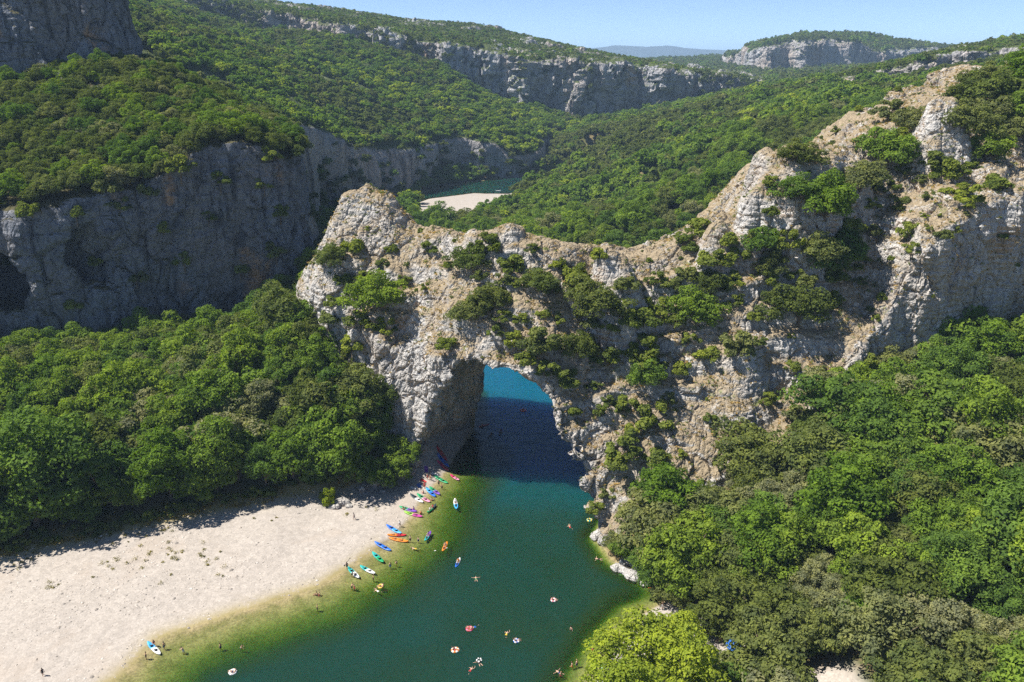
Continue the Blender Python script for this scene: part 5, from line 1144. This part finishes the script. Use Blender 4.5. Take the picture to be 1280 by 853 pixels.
def ringer(label, px, py, a, b, ride=None, s=1.0):
    x, y = swim_ring(label, px, py, a, b, s)
    if ride: person(ride, 'ring', (x, y, 0.06), rnd.uniform(0, 6.28), rnd.choice((0, 1)), rnd.randrange(3), rnd.choice(('black', 'red', 'navy')), None, 'bathers lying in swim rings')
ringer('pink and white swim ring in mid river right of centre', 692, 750, 'pink', 'white', 'bather lying in the pink and white ring'); ringer('pink and red swim ring at the left of the mid river group', 587, 786, 'pink', 'red', 'bather lying in the pink and red ring', 1.2); ringer('blue and white swim ring beside the crawl swimmer', 645.6, 801, 'blue', 'white', 'bather lying in the blue and white ring'); ringer('cream swim ring farthest left in mid river', 569, 812.5, 'white', 'orange', 'bather lying in the cream ring', 1.25); ringer('white swim ring near the bottom edge', 599, 825, 'white', 'black', None, 0.9); ringer('orange and pink swim ring beyond the arch shadow', 654, 513, 'pink', 'orange', 'bather lying in the ring beyond the arch', 1.6); ringer('yellow swim ring in the beach shallows', 476, 733, 'yellow', 'yellow', 'bather lying in the yellow ring', 1.1); ringer('large white float low in the picture off the beach', 291, 840, 'white', 'white', 'bather lying on the large white float', 1.2); ringer('green swim ring beside the poplar', 755, 833, 'green', 'white', None, 1.2)
ringer('small striped float against the foot of the right leg', 737, 650, 'teal', 'yellow', None, 1.2)

# ---------------------------------------------------------------- boulders, weeds, stones on the banks
def boulder_mesh(seed, sub=2):
    v = [(-1,-1,-1),(1,-1,-1),(1,1,-1),(-1,1,-1),(-1,-1,1),(1,-1,1),(1,1,1),(-1,1,1)]; q_ = [(0,3,2,1),(4,5,6,7),(0,1,5,4),(1,2,6,5),(2,3,7,6),(3,0,4,7)]
    v = np.array(v, np.float32); q_ = np.array(q_)
    for _ in range(sub+1): v, q_ = subdivide(v, q_)
    v = unit(v)*0.75+v*0.25
    x, y, z = v.T+seed*7.3; e, val = cells(x, y, z, 0.8, seed); v = v*(1+0.22*(val-0.5)-0.10*np.exp(-e*8)+0.18*fbm(x, y, z, scale=1.2, octs=3, seed=seed))[:, None]
    return mesh_from('boulder', v*np.array((1, 0.8, 0.62)), q_)
BOULD = [boulder_mesh(k) for k in range(5)]
for b_ in BOULD: b_.materials.append(ARCH_ROCK)
STRATA = [(418, 634, 1.3, 'largest pale boulder of the pair by the small bush'), (428, 629, 1.9, 'long layered boulder beside the small bush on the beach'), (436, 633, 1.0, 'small boulder right of the layered one on the beach'),
    (470, 605, 2.6, 'big grey boulder at the foot of the left bank trees'), (487, 600, 2.2, 'rounded boulder nearest the bathers under the left bank'), (455, 612, 1.7, 'half shaded boulder left of the big grey one'), (502, 595, 2.8, 'large boulder against the left pillar of the arch'), (515, 588, 2.4, 'boulder touching the base of the left pillar'), (478, 614, 0.9, 'small stone in front of the big grey boulder'), (524, 581, 1.8, 'highest boulder under the left pillar'), (466, 622, 0.8, 'flat stone on the gravel below the boulders'),
    (772, 707, 1.6, 'white bank rock farthest from the cove'), (781, 712, 1.5, 'white bank rock, second from the arch'), (790, 716, 1.7, 'white bank rock in the middle of the row'), (799, 721, 1.4, 'white bank rock, second nearest the cove'), (808, 725, 1.3, 'white bank rock nearest the cove'), (795, 708, 1.5, 'white rock behind the bank row'), (783, 703, 1.6, 'white rock tucked under the right bank trees'), (747, 668, 1.7, 'pale rock at the foot of the right leg'), (755, 676, 1.3, 'pale rock just outside the right leg')]
for i, (px, py, r, lab) in enumerate(STRATA):
    x, y, z = at_z(px, py, 0.6); z = max(ground_at(x, y), -0.3)
    tag(link('boulder', BOULD[i % 5], None, None, (x, y, z+r*0.15), (rnd.uniform(-.2, .2), rnd.uniform(-.2, .2), rnd.uniform(0, 6.28)), (r*rnd.uniform(.9, 1.2), r*rnd.uniform(.8, 1.1), r*rnd.uniform(.7, 1.0))), lab, 'boulder', 'boulders along the river banks')
x, y, z = at_z(412, 624, 1.3); cm, tm, R = PROTO['scrub'][1]
e = link('bush', None, None, None, (x, y, ground_at(x, y)-.1), None, (1.5, 1.5, 2.6)); link('stem', tm, None, e); o_ = link('crown', cm, None, e); o_.material_slots[0].link = 'OBJECT'; o_.material_slots[0].material = LEAF['poplar']
tag(e, 'bright green upright bush beside boulders on the gravel beach', 'bush')
# stones and weeds strewn over the gravel
rg = np.random.default_rng(31); sx = rg.uniform(-135, -15, 24000); sy = rg.uniform(88, 190, 24000)
inb = (poly_in(BEACH_POLY, sx, sy) > -1.0) & (poly_in(RIVER, sx, sy) < -0.6) & (fbm(sx, sy, scale=9.0, octs=3, seed=61)+rg.normal(0, .25, 24000) > 0.05); sx, sy = sx[inb][:4200], sy[inb][:4200]; sz_ = ground(sx, sy)
ico = np.array([(0,0,.8),(.9,0,.1),(.3,.8,.15),(-.75,.55,.1),(-.7,-.6,.15),(.35,-.85,.1),(0,0,-.5)]); it_ = np.array([(0,1,2),(0,2,3),(0,3,4),(0,4,5),(0,5,1),(6,2,1),(6,3,2),(6,4,3),(6,5,4),(6,1,5)])
k = len(sx); rot = rg.uniform(0, 6.28, k); rs = np.clip(rg.lognormal(-2.1, 0.45, k), .06, .5); ca, sa = np.cos(rot), np.sin(rot)
vv = np.stack([ico[None, :, 0]*ca[:, None]-ico[None, :, 1]*sa[:, None], ico[None, :, 0]*sa[:, None]+ico[None, :, 1]*ca[:, None], np.repeat(ico[None, :, 2]*.7, k, 0)], -1)*rs[:, None, None]*rg.uniform(.8, 1.25, (k, 7, 1))+np.stack([sx, sy, sz_], -1)[:, None]
tt = (it_[None]+np.arange(k)[:, None, None]*7).reshape(-1, 3); sm = NT('river_stones'); vr = sm.n('ShaderNodeNewGeometry').outputs['Random Per Island']
tag(link('pebbles', mesh_from('pebbles', vv.reshape(-1, 3), None, tt), sm.surf(sm.principled(sm.ramp(vr, [(0, (0.20, 0.18, 0.16)), (.4, (0.38, 0.33, 0.28)), (1, (0.58, 0.53, 0.47))]), .85))), 'loose river stones strewn over the gravel beach', kind='stuff')
wp = []
for (px, py, n, sp) in ((40, 690, 26, 5), (25, 705, 14, 4), (75, 730, 5, 3), (120, 715, 6, 5), (150, 705, 10, 6), (180, 695, 10, 6), (210, 690, 14, 6), (240, 690, 12, 6), (260, 695, 14, 5), (120, 665, 20, 8), (200, 662, 22, 7), (160, 668, 22, 8), (330, 645, 6, 4), (60, 735, 3, 1), (465, 632, 4, 3), (435, 640, 3, 1), (220, 720, 4, 4), (270, 710, 5, 4)):
    c = at_z(px, py, 1.2)
    for _ in range(max(2, int(n*.6))): wp.append((c[0]+rg.normal(0, sp*.45), c[1]+rg.normal(0, sp*.28)))
wp = np.array(wp); wz = ground(wp[:, 0], wp[:, 1]); nl = 34; b_ = np.repeat(np.stack([wp[:, 0], wp[:, 1], wz], 1), nl, 0); zz = np.repeat(rg.uniform(.35, 1.5, len(wp)), nl)[:, None]; k = len(b_)
wm = leaves_mesh('weeds', b_+np.stack([rg.normal(0, .22, k), rg.normal(0, .22, k), rg.uniform(0, .42, k)], 1)*zz, unit(rg.normal(size=(k, 3))+np.array((0, 0, .6))), .16, rg)
tag(link('weeds', wm, leaf_mat('weeds', [(0.20, 0.19, 0.06), (0.28, 0.23, 0.08)])), 'yellow-green weeds scattered over the gravel and its edge', kind='stuff')
# grassy fringe where the gravel meets the trees
ex = rg.uniform(-150, -34, 5200); ey = rg.uniform(120, 172, 5200); pe = poly_in(BEACH_POLY, ex, ey); fr_ = (pe > -4.5) & (pe < 1.2) & (poly_in(RIVER, ex, ey) < -12) & (fbm(ex, ey, scale=8.0, octs=2, seed=66) > -.25); ex, ey = ex[fr_], ey[fr_]; ez = ground(ex, ey); nl = 22
b_ = np.repeat(np.stack([ex, ey, ez], 1), nl, 0); k = len(b_); hh = np.repeat(rg.uniform(.5, 1.5, len(ex)), nl)[:, None]
gm = leaves_mesh('fringe_grass', b_+np.stack([rg.normal(0, .3, k), rg.normal(0, .3, k), rg.uniform(0, .6, k)], 1)*hh, unit(rg.normal(size=(k, 3))+np.array((0, 0, .4))), .24, rg)
tag(link('grass', gm, leaf_mat('fringe_grass', [(0.26, 0.22, 0.08), (0.34, 0.26, 0.10), (0.20, 0.20, 0.05)])), 'dry yellow grass along the upper edge of the beach', kind='stuff')
# bare grey tree in the left wood
def dead_tree(px, py, Y, s):
    x, y, z = at(px, py, Y); vs = []; qs = []; r_ = np.random.default_rng(3); tube(vs, qs, [(0, 0, -9), (0, 0, 0), (.3, .1, 2.5), (.2, .3, 4.5)], [.3, .22, .14, .04], 6)
    e = link('dead_tree', None, None, None, (x, y, z), None, s); link('trunk', mesh_from('dead_trunk', np.array(vs), qs, smooth_shade=True), BARK_PALE, e)
    for k in range(11):
        vs = []; qs = []; a = r_.uniform(0, 6.28); h = r_.uniform(.2, 3.2); L = r_.uniform(1.4, 2.9); d = np.array((math.cos(a), math.sin(a), r_.uniform(.5, 1.2))); p0 = np.array((.15, .1, h)); m = p0+d*L*.5+r_.normal(0, .15, 3); tube(vs, qs, [p0, m, p0+d*L+r_.normal(0, .3, 3)], [.09, .06, .015], 5)
        for _ in range(3): q2 = m+r_.normal(0, .2, 3); tube(vs, qs, [m, q2+d*.5, q2+d*.9+r_.normal(0, .3, 3)], [.04, .025, .008], 4)
        link('branch', mesh_from('dead_branch', np.array(vs), qs, smooth_shade=True), BARK_PALE, e)
    tag(e, 'bare grey dead tree standing in the left-bank wood', 'tree')
dead_tree(268, 560, 176, 1.0)
# parasols and towels
def parasol(label, px, py, z0, c, R=1.3):
    x, y, _ = at_z(px, py, z0+2.0); g = ground_at(x, y); e = link('parasol', None, None, None, (x, y, g), (0.12, 0.1, 0)); vs = []; qs = []; tube(vs, qs, [(0, 0, -.2), (0, 0, 1.1), (0, 0, 2.25)], [.025]*3, 8); link('pole', mesh_from('parasol_pole', np.array(vs), qs), paint('pole_white', (.7, .7, .7), .4), e)
    for k in range(8):
        a, b = k*math.pi/4, (k+1)*math.pi/4; P_ = []
        for rr, zz in ((.0, 2.22), (.45, 2.12), (.9, 1.93), (1.0, 1.86), (1.0, 1.70)):
            P_ += [np.array((math.cos(a)*R*rr, math.sin(a)*R*rr, zz)), np.array((math.cos(b)*R*rr, math.sin(b)*R*rr, zz))]
        link('panel', mesh_from('parasol_panel', np.array(P_), [(2*i, 2*i+1, 2*i+3, 2*i+2) for i in range(4)]), cloth(c), e)
    tag(e, label, 'parasol')
parasol('blue parasol at the inner end of the cove beside the poplar', 859, 775, 1.5, 'blue'); parasol('bright blue parasol on the sandy patch behind the poplar', 916, 803, 2, 'blue', 1.4)
stand('bather beside the bright blue parasol', 913, 812, 'stand', 1.0, 1, 0, 'red'); stand('bather sitting in the shade near the parasol', 900, 800, 'sit', 2.0, 0, 0, 'black'); 
def towel(label, px, py, c, turn):
    x, y, _ = at_z(px, py, 0.4); g = ground_at(x, y); n = 8; U, V_ = np.meshgrid(np.linspace(-.45, .45, n), np.linspace(-.9, .9, 2*n), indexing='ij'); a, b = math.cos(turn), math.sin(turn); tx, ty = x+U*a-V_*b, y+U*b+V_*a
    Zt = ground(tx, ty)+.05+.02*vnoise(U*4, V_*4, None, 3); I = np.arange(U.size).reshape(U.shape); top = np.stack([tx, ty, Zt], -1).reshape(-1, 3); q_ = np.stack([I[:-1, :-1], I[1:, :-1], I[1:, 1:], I[:-1, 1:]], -1).reshape(-1, 4)
    tag(link('towel', mesh_from('towel', np.concatenate([top, top-np.array((0, 0, .04))]), np.concatenate([q_, q_[:, ::-1]+U.size])), cloth(c)), label, 'towel')
for (lab, px, py, c, tn) in (('blue towel in the shade by the boulders', 524, 607, 'blue', .4), ('white towel left of the blue one by the boulders', 517, 610, 'white', 1.1), ('red towel at the shadow edge by the boulders', 529, 602, 'red', .8), ('purple towel near the left pillar', 533, 592, 'purple', .2), ('white towel beside the plain green kayak', 544, 594, 'white', 1.3)): towel(lab, px, py, c, tn)
# cars half hidden under the trees at the lower right
def car(label, px, py, zg, turn, c, z=None):
    x, y, _ = at_z(px, py, zg); g = ground_at(x, y); e = link('parked_car', None, None, None, (x, y, g+.02), (0, 0, turn)); m = paint('car_'+c, CLOTH[c], .25, .6); gl = paint('car_glass', (.02, .025, .03), .08, .8); bk = paint('car_tyre', (.02, .02, .02), .8); rm = paint('car_rim', (.45, .45, .46), .3, .6)
    st = [(-2.1, .55, .72, .50), (-2.05, .80, .95, .40), (-1.3, .88, 1.0, .28), (0, .90, .98, .26), (1.2, .88, .92, .28), (1.95, .80, .80, .36), (2.1, .60, .66, .46)]; vs = []; qs = []
    loft(vs, qs, [[np.array((u, yy*w, zz)) for u, zz in ((0, 0),)] if False else [np.array((sx_*w, yl, zb)) for sx_, zb in ((-1, lo), (-1.0, (lo+hi)/2), (-.93, hi), (0, hi+.03), (.93, hi), (1.0, (lo+hi)/2), (1, lo), (0, lo-.04))] for yl, w, hi, lo in st]); link('body', mesh_from('car_body', np.array(vs), qs, smooth_shade=True), m, e)
    vs = []; qs = []; loft(vs, qs, [[np.array((sx_*w, yl, zb)) for sx_, zb in ((-1, .93), (-.86, hi), (.86, hi), (1, .93))] for yl, w, hi in ((-1.75, .78, .96), (-1.35, .76, 1.36), (-.4, .76, 1.47), (.35, .76, 1.42), (1.05, .80, .96))]); link('cabin', mesh_from('car_cabin', np.array(vs), qs, smooth_shade=False), gl, e)
    vs = []; qs = []; loft(vs, qs, [[np.array((sx_*w, yl, zb)) for sx_, zb in ((-1, hi-.05), (-.93, hi+.015), (.93, hi+.015), (1, hi-.05))] for yl, w, hi in ((-1.3, .70, 1.38), (-.4, .70, 1.48), (.3, .70, 1.44))]); link('roof', mesh_from('car_roof', np.array(vs), qs), m, e)
    for sx_ in (-1, 1):
        link('headlight', mesh_from('headlight', boxv(sx_*.62, 2.02, .70, .14, .05, .06), BOXQ), rm, e)
        for yy in (-1.3, 1.3):
            vs = []; qs = []; loft(vs, qs, [[np.array((sx_*(.72+d), yy+r*math.cos(a), .32+r*math.sin(a))) for a in np.arange(14)*6.2832/14] for d, r in ((0, .2), (0, .31), (.02, .32), (.17, .32), (.19, .30), (.19, .2))]); w_ = link('wheel', mesh_from('wheel', np.array(vs), qs, smooth_shade=True), bk, e)
            vs = []; qs = []; loft(vs, qs, [[np.array((sx_*(.72+d), yy+r*math.cos(a), .32+r*math.sin(a))) for a in np.arange(14)*6.2832/14] for d, r in ((.15, .21), (.18, .2), (.17, .06), (.18, .01))]); link('rim', mesh_from('rim', np.array(vs), qs), rm, w_)
    tag(e, label, 'car', 'cars parked under the trees')
BOXQ = [(0, 1, 3, 2), (4, 6, 7, 5), (0, 4, 5, 1), (2, 3, 7, 6), (0, 2, 6, 4), (1, 5, 7, 3)]
def boxv(x, y, z, a, b, c): return np.array([(x+i*a, y+j*b, z+k*c) for i in (-1, 1) for j in (-1, 1) for k in (-1, 1)])
car('white car parked at the bottom edge under the right bank trees', 1062, 850, 9, 0.9, 'white'); car('dark blue car parked among trees near the bottom right corner', 1228, 847, 14, 0.3, 'navy')

tell_apart()
# ---------------------------------------------------------------- summer haze in the valley air
def box_mesh(name, x0, x1, y0, y1, z0, z1):
    v = [(x, y, z) for x in (x0, x1) for y in (y0, y1) for z in (z0, z1)]
    return mesh_from(name, np.array(v), [(0, 1, 3, 2), (4, 6, 7, 5), (0, 4, 5, 1), (2, 3, 7, 6), (0, 2, 6, 4), (1, 5, 7, 3)])
hz = NT('valley_haze'); pv = hz.n('ShaderNodeVolumePrincipled'); pv.inputs['Color'].default_value = (0.50, 0.72, 1.0, 1); pv.inputs['Density'].default_value = 1.1e-4; pv.inputs['Anisotropy'].default_value = 0.0
hz.l(pv.outputs[0], hz.out.inputs['Volume'])
tag(link('haze', box_mesh('haze', -14600, 14600, -500, 14600, -12, 330), hz.m), 'thin blue summer haze filling the valley air', kind='stuff')
